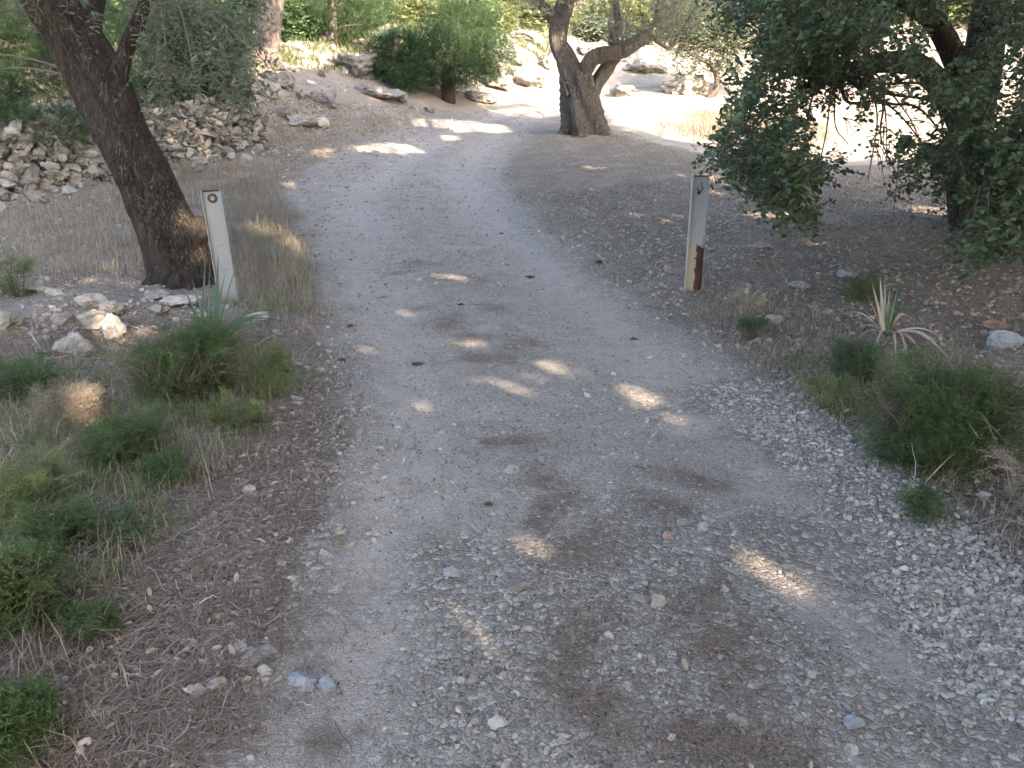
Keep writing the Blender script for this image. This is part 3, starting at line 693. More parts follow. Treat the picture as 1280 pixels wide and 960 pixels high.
# boulders on the bank (px, py = foot)
GB = 'limestone boulders on the bank'
for a in [
    (448, 95, 70, 52, 'big rounded grey boulder half hidden by undergrowth between the pine trunk and the pine bush'),
    (472, 122, 70, 22, 'long flat pale outcrop below the big rounded boulder'),
    (500, 128, 26, 20, 'small block at the end of the long flat outcrop'),
    (402, 132, 44, 32, 'tilted wedge shaped slab beyond the end of the dry stone wall'),
    (378, 124, 20, 22, 'small upright stone leaning on the wedge shaped slab'),
    (355, 112, 28, 36, 'upright grey block standing at the top end of the dry stone wall'),
    (338, 122, 32, 30, 'broad pale block topping the end of the dry stone wall'),
    (333, 98, 26, 14, 'small flat pale rock at the foot of the pine trunk'),
    (372, 158, 50, 18, 'low rounded rock sunk in the slope beside the wall end'),
    (367, 65, 36, 20, 'sunlit rock just uphill of the pine trunk'),
    (600, 128, 52, 18, 'low sunlit ledge of rock right of the dark stump'),
    (625, 112, 46, 32, 'grey weathered boulder right of the green pine bush'),
    (660, 108, 54, 38, 'pitted grey boulder between the pine bush and the olive tree'),
    (640, 82, 52, 30, 'sunlit boulder above the pitted grey one'),
    (690, 86, 44, 34, 'pale boulder seen just left of the olive limb'),
    (662, 58, 50, 26, 'topmost pale boulder up the slope left of the olive'),
    (408, 60, 40, 30, 'dim boulder up the bank above the big rounded one'),
    (535, 140, 22, 10, 'small reddish flat rock by the far road edge'),
    (800, 90, 80, 48, 'white sunlit rock mound behind the olive tree'),
    (862, 118, 70, 44, 'large bleached boulder in the sunlit clearing'),
    (775, 122, 50, 24, 'low sunlit rock behind the olive trunk'),
    (905, 95, 44, 24, 'bleached rock beside the thin arching trunk'),
    (742, 70, 44, 30, 'shaded rock seen through the olive fork'),
]:
    px, py, w, hh, lab = a
    rock(px, py, w * .92, hh * .86, lab, 'boulder', 'rock' if 'bleached' in lab or 'white' in lab else 'wallrock', 'boulder', GB, sub=4, sink=.33, rough=.46, ang=.95)
# rubble on the left mound and stones along both verges
for px, py, w, hh, lab, mt in [
    (6, 416, 44, 26, 'grey rounded stone cut by the edge of the view beside the rubble mound', 'rock'),
    (42, 366, 32, 18, 'small rounded stone at the back of the rubble mound', 'rock'),
    (72, 372, 34, 16, 'flat stone second from the back of the rubble mound', 'rock'),
    (110, 388, 40, 20, 'tan rounded stone above the sunlit one on the rubble mound', 'palerock'),
    (140, 396, 34, 22, 'upright tan stone at the right shoulder of the rubble mound', 'palerock'),
    (118, 414, 46, 30, 'brightly sunlit pale stone in the middle of the rubble mound', 'palerock'),
    (94, 446, 48, 36, 'big blue grey block at the front of the rubble mound', 'rock'),
    (142, 428, 28, 38, 'tall pale stone beside the big blue grey block', 'palerock'),
    (76, 408, 30, 16, 'low stone half covered by straw left of the sunlit stone', 'rock'),
    (198, 396, 26, 18, 'small white stone between the rubble mound and the leaning tree', 'palerock'),
    (225, 384, 50, 16, 'flat pale slab at the foot of the leaning tree', 'palerock'),
    (196, 376, 34, 14, 'grey slab sunk in earth left of the leaning tree foot', 'rock'),
    (250, 400, 28, 12, 'thin pale slab behind the strap leaved plant', 'palerock'),
    (322, 402, 34, 14, 'tan flat stone in front of the left post', 'palerock'),
    (310, 620, 20, 12, 'single pale stone among needles in the left verge', 'palerock'),
    (370, 504, 16, 9, 'small white stone by the left road edge beside dry weeds', 'palerock'),
    (283, 578, 16, 9, 'small white stone below the dry weeds of the left verge', 'palerock'),
    (412, 584, 20, 8, 'flat grey chip at the left edge of the wheel track', 'rock'),
    (133, 716, 13, 9, 'round white pebble on dark litter', 'palerock'),
    (90, 795, 24, 9, 'whitish stone partly under grass in the left foreground', 'palerock'),
    (245, 876, 28, 18, 'left stone of a touching grey pair in the left verge', 'rock'),
    (272, 872, 28, 20, 'right lighter stone of a touching pair in the left verge', 'palerock'),
    (330, 852, 19, 17, 'pale chunky stone between flat slabs and the stone pair', 'palerock'),
    (296, 820, 30, 12, 'flat oval slab above the long slab at the road edge', 'rock'),
    (312, 835, 44, 10, 'long flat slab at the left road edge', 'rock'),
    (340, 824, 28, 12, 'flat slab touching the end of the long slab', 'rock'),
    (378, 868, 44, 16, 'broad flat bluish slab sunk into the roadway', 'bluerock'),
    (410, 872, 34, 16, 'second flat bluish slab sunk into the roadway nearer the middle', 'bluerock'),
    (294, 890, 11, 8, 'small angular white chip below the stone pair', 'palerock'),
    (187, 892, 10, 9, 'tiny round white pebble left of the stone pair', 'palerock'),
    (216, 898, 13, 9, 'white chip below and left of the stone pair', 'palerock'),
    (64, 950, 18, 13, 'angular white stone at the bottom of the left verge', 'palerock'),
    (165, 940, 14, 9, 'small pale stone right of the angular one at the bottom of the left verge', 'palerock'),
    (421, 745, 22, 9, 'white flake lying alone in the smooth wheel track', 'palerock'),
    (565, 726, 24, 15, 'small blue grey stone on the centre of the road', 'bluerock'),
    (644, 744, 28, 15, 'smooth round grey stone next to the blue grey one', 'rock'),
    (622, 918, 26, 20, 'rounded blue stone near the bottom middle of the road', 'bluerock'),
    (822, 764, 22, 20, 'round off white stone on the gravel, largest light one there', 'palerock'),
    (802, 758, 22, 13, 'flat grey stone touching the round off white one', 'rock'),
    (691, 830, 13, 12, 'square white stone in a patch of sun', 'palerock'),
    (640, 593, 24, 8, 'flat pale stone in the middle of the road above the dark litter', 'palerock'),
    (584, 578, 20, 7, 'flat blue chip in the middle of the road', 'bluerock'),
    (855, 661, 18, 11, 'grey stone beside the reddish one', 'rock'),
    (879, 667, 16, 13, 'bluish stone right of the reddish one', 'bluerock'),
    (834, 678, 13, 12, 'small reddish brown stone on the gravel', 'redrock'),
    (1068, 918, 28, 17, 'blue grey stone in the lower right gravel', 'bluerock'),
    (1206, 914, 14, 12, 'pale stone in the lower right gravel near the edge of the view', 'palerock'),
    (926, 918, 18, 14, 'tan stone in the gravel by the litter patch', 'palerock'),
    (1016, 850, 13, 10, 'off white stone right of the dark needle patch', 'palerock'),
    (905, 745, 14, 10, 'pale stone above the dark needle patch', 'palerock'),
    (953, 312, 26, 8, 'flat pale stone on dark ground under the right hand tree', 'rock'),
    (1000, 362, 30, 12, 'grey stone among litter left of the dried strap leaved plant', 'rock'),
    (968, 408, 26, 12, 'light chip of stone at the foot of the right post verge', 'rock'),
    (1255, 438, 44, 26, 'dark blue grey stone behind the large green shrub', 'bluerock'),
    (1245, 412, 30, 12, 'brown stone uphill of the dark blue grey one', 'redrock'),
    (1060, 350, 30, 14, 'grey stone on the dark slope behind the dried plant', 'bluerock'),
    (1232, 628, 20, 12, 'pale stone on the litter just below the large green shrub', 'palerock'),
]:
    rock(px, py, w, hh, lab, 'stone', mt, 'stone', None, sub=3, sink=.22 if hh > 10 else .3)
for px, py, w, hh, lab in [
    (612, 636, 15, 10, 'dark clod in the middle of the road above the needle patch'),
    (437, 411, 14, 6, 'dark clod at the left road edge opposite the left post'),
    (427, 454, 13, 7, 'dark clod at the left road edge below the first'),
    (663, 349, 14, 6, 'dark clod on the road well beyond the posts'),
    (792, 426, 12, 7, 'dark lump on the road below the right post'),
    (750, 330, 14, 6, 'dark lump at the right road edge short of the olive'),
    (521, 458, 22, 5, 'flat dark scrap lying across the road centre'),
    (575, 384, 12, 6, 'dark crumb in the needle strewn road centre'),
    (627, 294, 10, 4, 'small dark lump far along the road centre'),
]:
    rock(px, py, w * .75, hh * .8, lab, 'dirt_clod', 'darkclod', 'clod', 'dark clods on the road', sub=3, sink=.3, rough=.7)
print('rocks', round(time.time() - T0, 1))

BANK = [(350, 175), (350, 90), (300, 60), (380, 20), (520, 10), (640, 20), (700, 60), (700, 115), (620, 125), (480, 160), (420, 190)]
pebble_mass('bank_rubble', BANK, 3200, .03, .17, 1, .75, 71, lambda x, y: np.clip(.45 + .9 * n2(x, y, .8, 3, 72), .05, 1), 'rock', 3.2)
leaf_litter('bank_litter', BANK, 5000, .06, .9, 36)
needles('bank_needles', BANK, 9000, .05, .16, .004, .9, 37)
grass('bank_grass', BANK, 9000, .16, .005, .8, 74, clump=30, spread=.22, lean=.6)
grass('bank_weeds', [(350, 100), (300, 40), (400, 0), (700, 0), (700, 70), (560, 90)], 11000, .34, .009, .8, 75, mat='weed', clump=60, spread=.25, lean=.6)
grass('terrace_weeds', [(-200, 190), (-200, 60), (330, 60), (330, 120), (200, 150)], 7000, .3, .005, .7, 76, mat='weed', clump=60, spread=.2, lean=.6)

# ------------------------------------------------------------------ gate posts
def mat_post(name, rust):
    m = M(name); P = m.obj(); sx = m.n('ShaderNodeSeparateXYZ', i_Vector=P)
    base = m.mix(m.ramp(m.noise(P, 6, 5, .7), [(.35, 0.), (.7, .7)]), (.235, .26, .275), (.32, .34, .345))
    spots = m.ramp(m.noise(P, 55, 3, .6), [(.70, 0.), (.76, 1.)]); base = m.mix(m.math('MULTIPLY', spots, .5), base, (.12, .085, .06))
    wear = m.ramp(m.noise(m.scale(P, (1, 1, .2)), 30, 4, .7), [(.58, 0.), (.7, .45)]); base = m.mix(wear, base, (.25, .22, .18))
    rustc = m.ramp(m.noise(P, 22, 5, .75), [(.3, (.02, .012, .010)), (.55, (.055, .022, .015)), (.75, (.15, .065, .035))])
    tan = m.mix(m.noise(P, 40, 3), (.27, .23, .19), (.36, .33, .28))
    wob = m.math('MULTIPLY', m.math('SUBTRACT', m.noise(P, 14, 4, .7), .5), .12)
    if rust:      # paint gone below a third of the height, rust creeping over the right side
        low = m.ramp(m.math('ADD', m.math('SUBTRACT', .355, sx.outputs[2]), wob), [(.0, 0.), (.02, 1.)])
        right = m.ramp(m.math('ADD', m.math('ADD', sx.outputs[0], wob), m.math('MULTIPLY', m.math('SUBTRACT', .33, sx.outputs[2]), .02)), [(.008, 0.), (.016, 1.)])
        c = m.mix(low, base, m.mix(right, tan, rustc))
    else:
        low = m.ramp(m.math('ADD', m.math('SUBTRACT', .05, sx.outputs[2]), wob), [(.0, 0.), (.03, .7)])
        c = m.mix(low, base, tan)
    at_ = m.attr('var'); c = m.mix(m.ramp(at_, [(.6, 0.), (.8, 1.)]), c, rustc)
    return m.surf(c, .6, m.bump(m.noise(P, 60, 4, .7), .4, .002), spec=.35)
def box(g, x0, x1, y0, y1, z0, z1, var=.3, b=.0015):
    V = np.array([[x, y, z] for z in (z0, z1) for y in (y0, y1) for x in (x0, x1)], float)
    F = np.array([[0, 2, 3, 1], [4, 5, 7, 6], [0, 1, 5, 4], [1, 3, 7, 5], [3, 2, 6, 7], [2, 0, 4, 6]]); g.add(V, F, var)
def bevelled(o, w=.002, seg=2):
    b = o.modifiers.new('bevel', 'BEVEL'); b.width = w; b.segments = seg; b.limit_method = 'ANGLE'; return o
def post(pb, pt, label, rust, yaw, lean_x):
    B = gp(*pb); d = float((B - [0, 0, CAMZ]) @ CF)
    # height so that the top falls where it does in the photograph
    H = .3
    for H in np.arange(.3, 1.6, .005):
        v = B + [0, 0, H] - np.array([0, 0, CAMZ]); 
        if 480 - FPX * (v @ CU) / (v @ CF) <= pt[1]: break
    t = empty('gate_post', B, label, 'post', 'steel gate posts')
    m = mat_post('post_paint_rusty' if rust else 'post_paint', rust)
    hw = .0625 if rust is False else .062
    g = Geo(); th = .006; dp = .034
    # a channel: web set back between two flanges that face the viewer
    box(g, -hw + th, hw - th, 0, th, -.25, H - .004); o1 = g
    box(g, -hw, -hw + th, -dp, th + .003, -.25, H); box(g, hw - th, hw, -dp if not rust else -dp * .45, th + .003, -.25, H)
    o = g.build('channel', m, t); PI = o
    top = Geo(); box(top, -hw + th + .001, hw - th - .001, -.006, -.001, H - .012, H - .003, .9)
    tp = top.build('top_weld', m, t)
    ob = [o, tp]
    def tor(cx, cz, R_, r_, y, a0=0, a1=2 * np.pi, var=.9, name='ring', n=28):
        a = np.linspace(a0, a1, n); g = Geo()
        path = np.stack([cx + R_ * np.cos(a), np.full(n, y), cz + R_ * np.sin(a)], -1); tube(g, path, [r_], 8, n * 2, var=var); return g.build(name, m, t, smooth=True)
    def disc(cx, cz, R_, y, y2, var, name, k=20):
        g = Geo(); a = np.linspace(0, 2 * np.pi, k, endpoint=False)
        V = np.vstack([np.stack([cx + R_ * np.cos(a), np.full(k, yy), cz + R_ * np.sin(a)], -1) for yy in (y, y2)]); j = np.arange(k); n_ = (j + 1) % k
        g.add(V, np.stack([j, j + k, n_ + k, n_], -1), var); g.add(np.vstack([V[k:], [[cx, y2, cz]]]), np.stack([j, np.full(k, k), n_], -1), var)
        return g.build(name, m, t)
    if rust:
        ob.append(tor(.0, H - .095, .018, .0035, -.012, R(150), R(395), name='hook')); ob.append(disc(-.004, H - .125, .014, 0, -.004, .9, 'rust_scar'))
        g = Geo(); tube(g, [[.008, -.006, H - .05], [.01, -.012, H - .07], [.014, -.012, H - .085]], [.003], 6, 8, var=.9); ob.append(g.build('hook_shank', m, t))
    else:
        ob.append(tor(0, H - .055, .023, .0035, -.003, name='rust_ring')); ob.append(disc(0, H - .055, .013, 0, -.009, .3, 'bolt_head')); ob.append(disc(0.0, H - .055, .034, 0.0, -.002, .75, 'washer', 9))
        bevelled(ob[-1], .001)
        for bz in (.30, .52): ob.append(disc(.012, bz * H, .004, 0, -.003, .9, 'bolt_hole', 10))
    bevelled(o, .0012)
    for q in ob: q.matrix_parent_inverse.identity()
    t.rotation_euler = (R(1.0), R(lean_x), R(yaw))
    return H
post((287, 378), (279, 237), 'pale grey steel post beside the leaning tree, with a round rusty bolt near its top', False, 8, -2.2)
post((865, 364), (867, 219), 'grey steel post right of the road with dark rust over its lower third', True, 3, -.3)

# ------------------------------------------------------------------ trees
def D(px, py, d): return at_depth(px, py, d)
def sun_ground(P):
    """where the light that passes P reaches the ground"""
    k = (P[:, 2] - h_base(P[:, 0], P[:, 1])) / SD[2]
    for _ in range(4):
        G = P - SD * k[:, None]; k = np.maximum((P[:, 2] - h_base(G[:, 0], G[:, 1])) / SD[2], 0)
    return P - SD * k[:, None]
# gaps in the canopy, through which the patches of sun on the ground fall
SUNSPOT = [(580, 428, 30, 9), (690, 458, 34, 10), (650, 482, 40, 10), (555, 470, 20, 8), (740, 390, 20, 9), (795, 398, 28, 10), (835, 465, 50, 10), (905, 485, 60, 11), (950, 515, 30, 8), (800, 500, 36, 12), (445, 438, 22, 9), (470, 540, 22, 9),
           (690, 660, 34, 20), (800, 715, 34, 14), (940, 705, 38, 16), (590, 715, 26, 20), (672, 815, 34, 22), (748, 885, 30, 18), (560, 920, 20, 8), (125, 405, 34, 24), (70, 510, 34, 22), (340, 300, 24, 24), (925, 905, 14, 12), (225, 330, 14, 20),
           (520, 505, 24, 8), (610, 520, 26, 8), (700, 505, 24, 7), (860, 540, 34, 8), (510, 395, 20, 6), (660, 400, 26, 6), (470, 620, 18, 10), (1000, 745, 24, 12), (870, 690, 20, 10), (640, 690, 22, 14), (905, 850, 24, 14), (600, 770, 20, 12), (450, 360, 24, 5), (560, 350, 26, 5), (690, 345, 26, 5),
           (880, 222, 40, 5), (905, 240, 40, 4), (740, 205, 22, 5), (1000, 300, 40, 6), (1150, 262, 50, 6), (950, 268, 40, 5), (820, 270, 50, 5)]
SPG = []
for (px, py, rx, ry) in SUNSPOT:
    c = gp(px, py); a = gps(px + rx, py); b = gps(px, py + ry); b2 = gps(px, py - ry)
    wx = max(abs(a[0] - c[0]), .05); wy = max(abs(b[1] - b2[1]) / 2, .05)
    SPG.append((c[0], c[1], max(.05, min(wx, wy) * .8), max(.08, max(wx, wy) * .95)))
CLEAR = np.array([gps(a, b) for a, b in [(752, 158), (800, 168), (870, 182), (925, 200), (1010, 205), (1120, 200), (1500, 215), (1900, 150), (1500, 60), (700, 50), (640, 90), (700, 122), (752, 130)]])
PATCH = [(600, 160, 40, 5), (560, 155, 60, 5), (670, 140, 60, 6), (640, 122, 40, 5), (500, 185, 60, 6), (540, 172, 30, 5), (700, 128, 50, 5), (610, 118, 30, 10), (365, 55, 24, 20), (540, 30, 30, 50), (660, 60, 40, 50), (300, 62, 24, 24), (660, 92, 50, 30)]
def sun_gaps(P):
    """True where a leaf at P may stay"""
    G = sun_ground(P); keep = np.ones(len(P), bool)
    sd2 = np.array([SD[0], SD[1]]); sd2 = sd2 / np.linalg.norm(sd2); sp = np.array([-sd2[1], sd2[0]])
    wob = .09 * n2(G[:, 0], G[:, 1], 7, 2, 3)
    for (cx, cy_, a, b) in SPG:
        dx = G[:, 0] - cx; dy = G[:, 1] - cy_; u_ = dx * sd2[0] + dy * sd2[1]; v_ = dx * sp[0] + dy * sp[1]
        keep &= ((u_ / (b + .13)) ** 2 + (v_ / (a + .105)) ** 2) > 1 + wob * 5
    keep &= ~inside(G[:, 0] + wob, G[:, 1] + wob, CLEAR)
    for (px, py, rx, ry) in PATCH:
        c = gps(px, py); a = gps(px + rx, py); b = gps(px, py - ry); b2 = gps(px, py + ry)
        keep &= (((G[:, 0] - c[0]) / (abs(a[0] - c[0]) + .1)) ** 2 + ((G[:, 1] - c[1]) / (abs(b[1] - b2[1]) / 2 + .1)) ** 2) > 1 + wob * 4
    return keep
def high_crown(E, n, size, r, shape=LEAF_OVAL, wd=.8):
    """dense crown above the frame: leaves in clumps inside ellipsoids"""
    P, d = in_ellipsoids(E, n, r, .35); P = P[sun_gaps(P)]
    g = Geo(); D_ = nrm(r.normal(size=P.shape) + [0, 0, -.2])
    leaves(g, P, D_, size * r.uniform(.6, 1.25, len(P)), size * wd * r.uniform(.6, 1.2, len(P)), shape, r.random(len(P)), r, roll=1.0)
    return g

# --- leaning carob-like tree at the left
r = np.random.default_rng(101)
B = gp(226, 356); dB = float((B - [0, 0, CAMZ]) @ CF)
t = empty('leaning_tree', B, 'dark rough barked tree leaning over the left verge beside the left post', 'tree')
g = Geo(); d0 = dB + .12; pxm = dB / FPX
ctr = [(238, 420, 0, 40), (228, 350, 0, 38), (215, 305, 0, 38), (192, 250, -.02, 34), (168, 195, -.04, 33), (145, 145, -.05, 34), (122, 100, -.06, 38), (92, 50, -.1, 34), (60, 0, -.2, 31), (20, -60, -.3, 28), (-40, -150, -.4, 24), (-70, -300, -.3, 18)]
tube(g, [D(a, b, d0 + c) for a, b, c, _ in ctr], [q * pxm * .91 for *_, q in ctr], 96, 260, ridge=.11, seed=3, rfreq=8, lump=.22)
tube(g, [D(222, 320, d0 - .02), D(240, 300, d0 - .02), D(249, 288, d0 - .06), D(250, 272, d0 - .03)], [.12, .10, .075, .03], 32, 24, ridge=.08, seed=8, rfreq=8, lump=.3)       # burl
tube(g, [D(250, 400, d0 - .05), D(243, 350, d0 - .05), D(226, 300, d0 - .02)], [.14, .10, .05], 32, 24, ridge=.08, seed=9, rfreq=7, lump=.2)
for (ax, ay, ad) in [(180, 372, -.15), (214, 392, -.42), (276, 378, -.1), (250, 392, -.4)]:
    tube(g, [D(ax + (ax - 228) * .5, ay + 22, d0 + ad), D(ax, ay - 4, d0 + ad * .8), D(ax * .55 + 228 * .45, ay - 34, d0 + ad * .45), D(ax * .25 + 224 * .75, ay - 80, d0 + ad * .15)], [.035, .06, .075, .04], 28, 40, ridge=.10, seed=ax, rfreq=7, lump=.3)
tube(g, [D(195, 395, d0), D(206, 345, d0), D(212, 290, d0)], [.12, .09, .05], 32, 24, ridge=.08, seed=10, rfreq=7, lump=.2)
tube(g, [D(138, 130, d0 - .05), D(148, 95, d0 - .16), D(160, 55, d0 - .22), D(180, 8, d0 - .26), D(196, -60, d0 - .3), D(220, -180, d0 - .3), D(270, -320, d0)], [.085, .065, .052, .047, .05, .045, .03], 32, 90, ridge=.05, seed=11, rfreq=5, lump=.1)
tube(g, [D(108, 70, d0 + .05), D(116, 30, d0 + .1), D(122, 0, d0 + .14), D(135, -60, d0 + .2), D(190, -200, d0 + .4)], [.10, .065, .058, .06, .04], 32, 60, ridge=.06, seed=12, rfreq=5, lump=.1)
tube(g, [D(60, 10, d0 - .2), D(45, -6, d0 - .25), D(20, -60, d0 - .3), D(-80, -200, d0 - .3)], [.08, .07, .05, .03], 24, 40, ridge=.05, seed=13, rfreq=5, lump=.1)
limbs = [D(60, -180, d0), D(220, -180, d0 - .3), D(190, -200, d0 + .4), D(-80, -200, d0 - .3), D(270, -320, d0)]
gl = Geo(); gw = Geo()
# leafy ends hanging into view
def screen_sprays(poly, n, d_lo, d_hi, r, seedn, thin=0.):
    poly = np.array(poly, float); lo, hi = poly.min(0), poly.max(0); A = []
    while sum(map(len, A)) < n:
        q = r.uniform(lo, hi, (n * 3, 2)); k = inside(q[:, 0], q[:, 1], poly)
        k &= n2(q[:, 0], q[:, 1], 1 / 42., 3, seedn) > thin; A.append(q[k])
    q = np.concatenate(A)[:n]; dd = r.uniform(d_lo, d_hi, n)
    return at_depth(q[:, 0], q[:, 1], dd)
S = screen_sprays([(150, -60), (345, -60), (330, 10), (320, 60), (335, 85), (300, 100), (310, 130), (270, 120), (240, 100), (215, 150), (195, 158), (170, 110), (160, 40)], 330, dB - .9, dB + .7, r, 5, -.25)
sprays(gl, gw, S, r.normal(0, .5, S.shape) + [.35, -.1, -.5], .20, 9, .062, .017, LEAF_NARROW, .3, r=r)
S = screen_sprays([(-60, -60), (130, -60), (118, 20), (100, 40), (60, 20), (20, 0), (-60, 10)], 160, dB - .5, dB + 1.2, r, 6, -.2)
sprays(gl, gw, S, r.normal(0, .5, S.shape) + [.1, -.1, -.5], .22, 11, .062, .017, LEAF_NARROW, .3, r=r)
for tip, dd in [((300, 118), -.2), ((210, 140), -.3), ((280, 62), .1), ((330, 78), .2), ((245, 100), -.5)]:
    a = D(185 + (tip[0] - 185) * .1, -40, d0 - .3); e = D(*tip, d0 + dd); m_ = (a + e) / 2 + [.05, 0, .12]
    tube(gw, [a, m_, e], [.012, .008, .003], 6, 18, var=.3); 
for tip in [(10, 95), (0, 60), (84, 100)]:       # bare side branches crossing the green behind
    e = D(tip[0] - 40, tip[1] + (r.random() - .5) * 20, d0 + .6); a = D(110, 90 + tip[1] * .1, d0); tube(gw, [a, (a + e) / 2 + [0, 0, .05], e], [.011, .008, .004], 6, 14, var=.3)
E = np.vstack([clumped((-3.0, 6.0, 5.0), (2.2, 2.2, 1.3), 16, r), clumped((-4.6, 7.2, 4.6), (1.6, 1.6, 1.2), 10, r)])
tr = g.build('trunk', MT['bark_left'], t, smooth=True)
hc = high_crown(E, 9000, .10, r, LEAF_NARROW, .3); gl.polys(np.concatenate(hc.v).reshape(-1, 6, 3), np.concatenate(hc.var).reshape(-1, 6)[:, 0])
for q in E[::2]: tube(gw, [limbs[int(r.integers(5))], q[:3]], [.03, .01], 6, 8, var=.2)
gl.build('crown', MT['olive_leaf'], t); gw.build('twigs', MT['twig'], t)

# --- the large carob at the right whose branches hang into the picture
r = np.random.default_rng(202)
B = gp(1222, 288); dB = float((B - [0, 0, CAMZ]) @ CF); pxm = dB / FPX
t = empty('carob_tree', B, 'large dark green tree at the right with low branches of round glossy leaves', 'tree')
g = Geo(); d0 = dB + .15
ctr = [(1226, 340, 34), (1222, 285, 31), (1212, 240, 25), (1210, 200, 24), (1214, 160, 24), (1220, 120, 24), (1228, 80, 22), (1236, 20, 21), (1240, -60, 20), (1230, -200, 16), (1200, -400, 9)]
tube(g, [D(a, b, d0) for a, b, _ in ctr], [q * pxm for *_, q in ctr], 48, 120, ridge=.06, seed=23, rfreq=6, lump=.14)
tube(g, [D(1215, 175, d0), D(1185, 120, d0 - .2), D(1150, 84, d0 - .6), D(1105, 78, d0 - 1.0), D(1050, 92, d0 - 1.5), D(1000, 110, d0 - 1.9)], [.15, .12, .10, .085, .05, .02], 24, 60, ridge=.05, seed=24, rfreq=5, lump=.1)
tube(g, [D(1222, 130, d0), D(1170, 30, d0 - .3), D(1130, 0, d0 - .7), D(1060, -60, d0 - 1.2), D(940, -120, d0 - 1.8)], [.13, .09, .08, .06, .03], 24, 50, ridge=.05, seed=25, rfreq=5, lump=.1)
tube(g, [D(1228, 215, d0), D(1255, 188, d0 - .3), D(1300, 172, d0 - .8), D(1380, 165, d0 - 1.5)], [.07, .045, .035, .02], 16, 30, ridge=.03, seed=26, lump=.1)
tube(g, [D(1218, 190, d0 + .05), D(1240, 200, d0 + .1), D(1242, 240, d0 + .2), D(1256, 290, d0 + .3)], [.06, .05, .06, .08], 16, 30, ridge=.05, seed=27, lump=.1)
g.build('trunk', MT['bark_left'], t, smooth=True)
gl = Geo(); gw = Geo()
OUT = [(885, -60), (893, 10), (925, 55), (905, 90), (918, 110), (895, 140), (915, 175), (888, 198), (925, 215), (950, 235), (985, 240), (1000, 270), (1020, 262), (1030, 240), (1085, 232), (1110, 240), (1135, 268), (1150, 225), (1190, 240), (1240, 310), (1290, 300), (1420, 310), (1420, -60)]
HOLE = np.array([(1060, 130), (1100, 118), (1150, 112), (1185, 130), (1195, 170), (1150, 185), (1130, 160), (1090, 175), (1050, 185), (1030, 160)])
HOLE2 = np.array([(1165, 20), (1200, 10), (1210, 60), (1195, 80), (1160, 70)]); HOLE3 = np.array([(1030, 205), (1120, 200), (1130, 228), (1060, 236)])
def carob_sprays(n, dl, dh, seedn, thin, L, nl, ll, poly=OUT, holes=True):
    S = screen_sprays(poly, n, dl, dh, r, seedn, thin)
    v = S - np.array([0, 0, CAMZ]); dd = v @ CF; px = 640 + FPX * v[:, 0] / dd; py = 480 - FPX * (v @ CU) / dd
    if holes:
        k = ~(inside(px, py, HOLE) | inside(px, py, HOLE2) | inside(px, py, HOLE3)) | (r.random(len(px)) < .10); S = S[k]
    k = ~((np.abs(px - 1222) < 34) & (py > 40) & (py < 285) & (dd < 8) & (r.random(len(px)) < .75)) if not holes else None
    if k is not None: S = S[k]
    k = S[:, 2] > h_base(S[:, 0], S[:, 1]) + .12; S = S[k]; S[:, 2] += .05
    S = S[sun_gaps(S)]
    Dr = r.normal(0, .45, S.shape) + [-.35, -.15, -.45]
    sprays(gl, gw, S, Dr, L * r.uniform(.7, 1.25, len(S)), nl, ll, ll * .62, LEAF_OVAL, .35, r=r, tw=.0022)
    return S
S1 = carob_sprays(1900, 4.9, 6.4, 31, .10, .17, 11, .048)
S2 = carob_sprays(1300, 6.4, 8.6, 37, .08, .20, 11, .050)
UP = [(930, -60), (925, 20), (960, 60), (990, 90), (1060, 110), (1180, 100), (1420, 130), (1420, -60)]
S3 = carob_sprays(1900, 5.6, 8.4, 33, .05, .20, 11, .052, UP)
R_ = [(1140, 180), (1175, 150), (1210, 160), (1290, 130), (1420, 120), (1420, 290), (1290, 290), (1240, 300), (1190, 235)]
S4 = carob_sprays(1000, 5.2, 8.0, 35, -.12, .18, 11, .050, R_, False)
S5 = carob_sprays(330, 4.7, 5.8, 39, -.1, .18, 10, .048, [(1175, 215), (1215, 205), (1300, 190), (1420, 200), (1420, 330), (1290, 318), (1240, 330), (1205, 285)], False)
S6 = carob_sprays(160, 4.9, 5.8, 40, -.05, .17, 10, .048, [(940, 190), (1010, 200), (1040, 250), (1012, 280), (985, 262), (945, 236)], False)
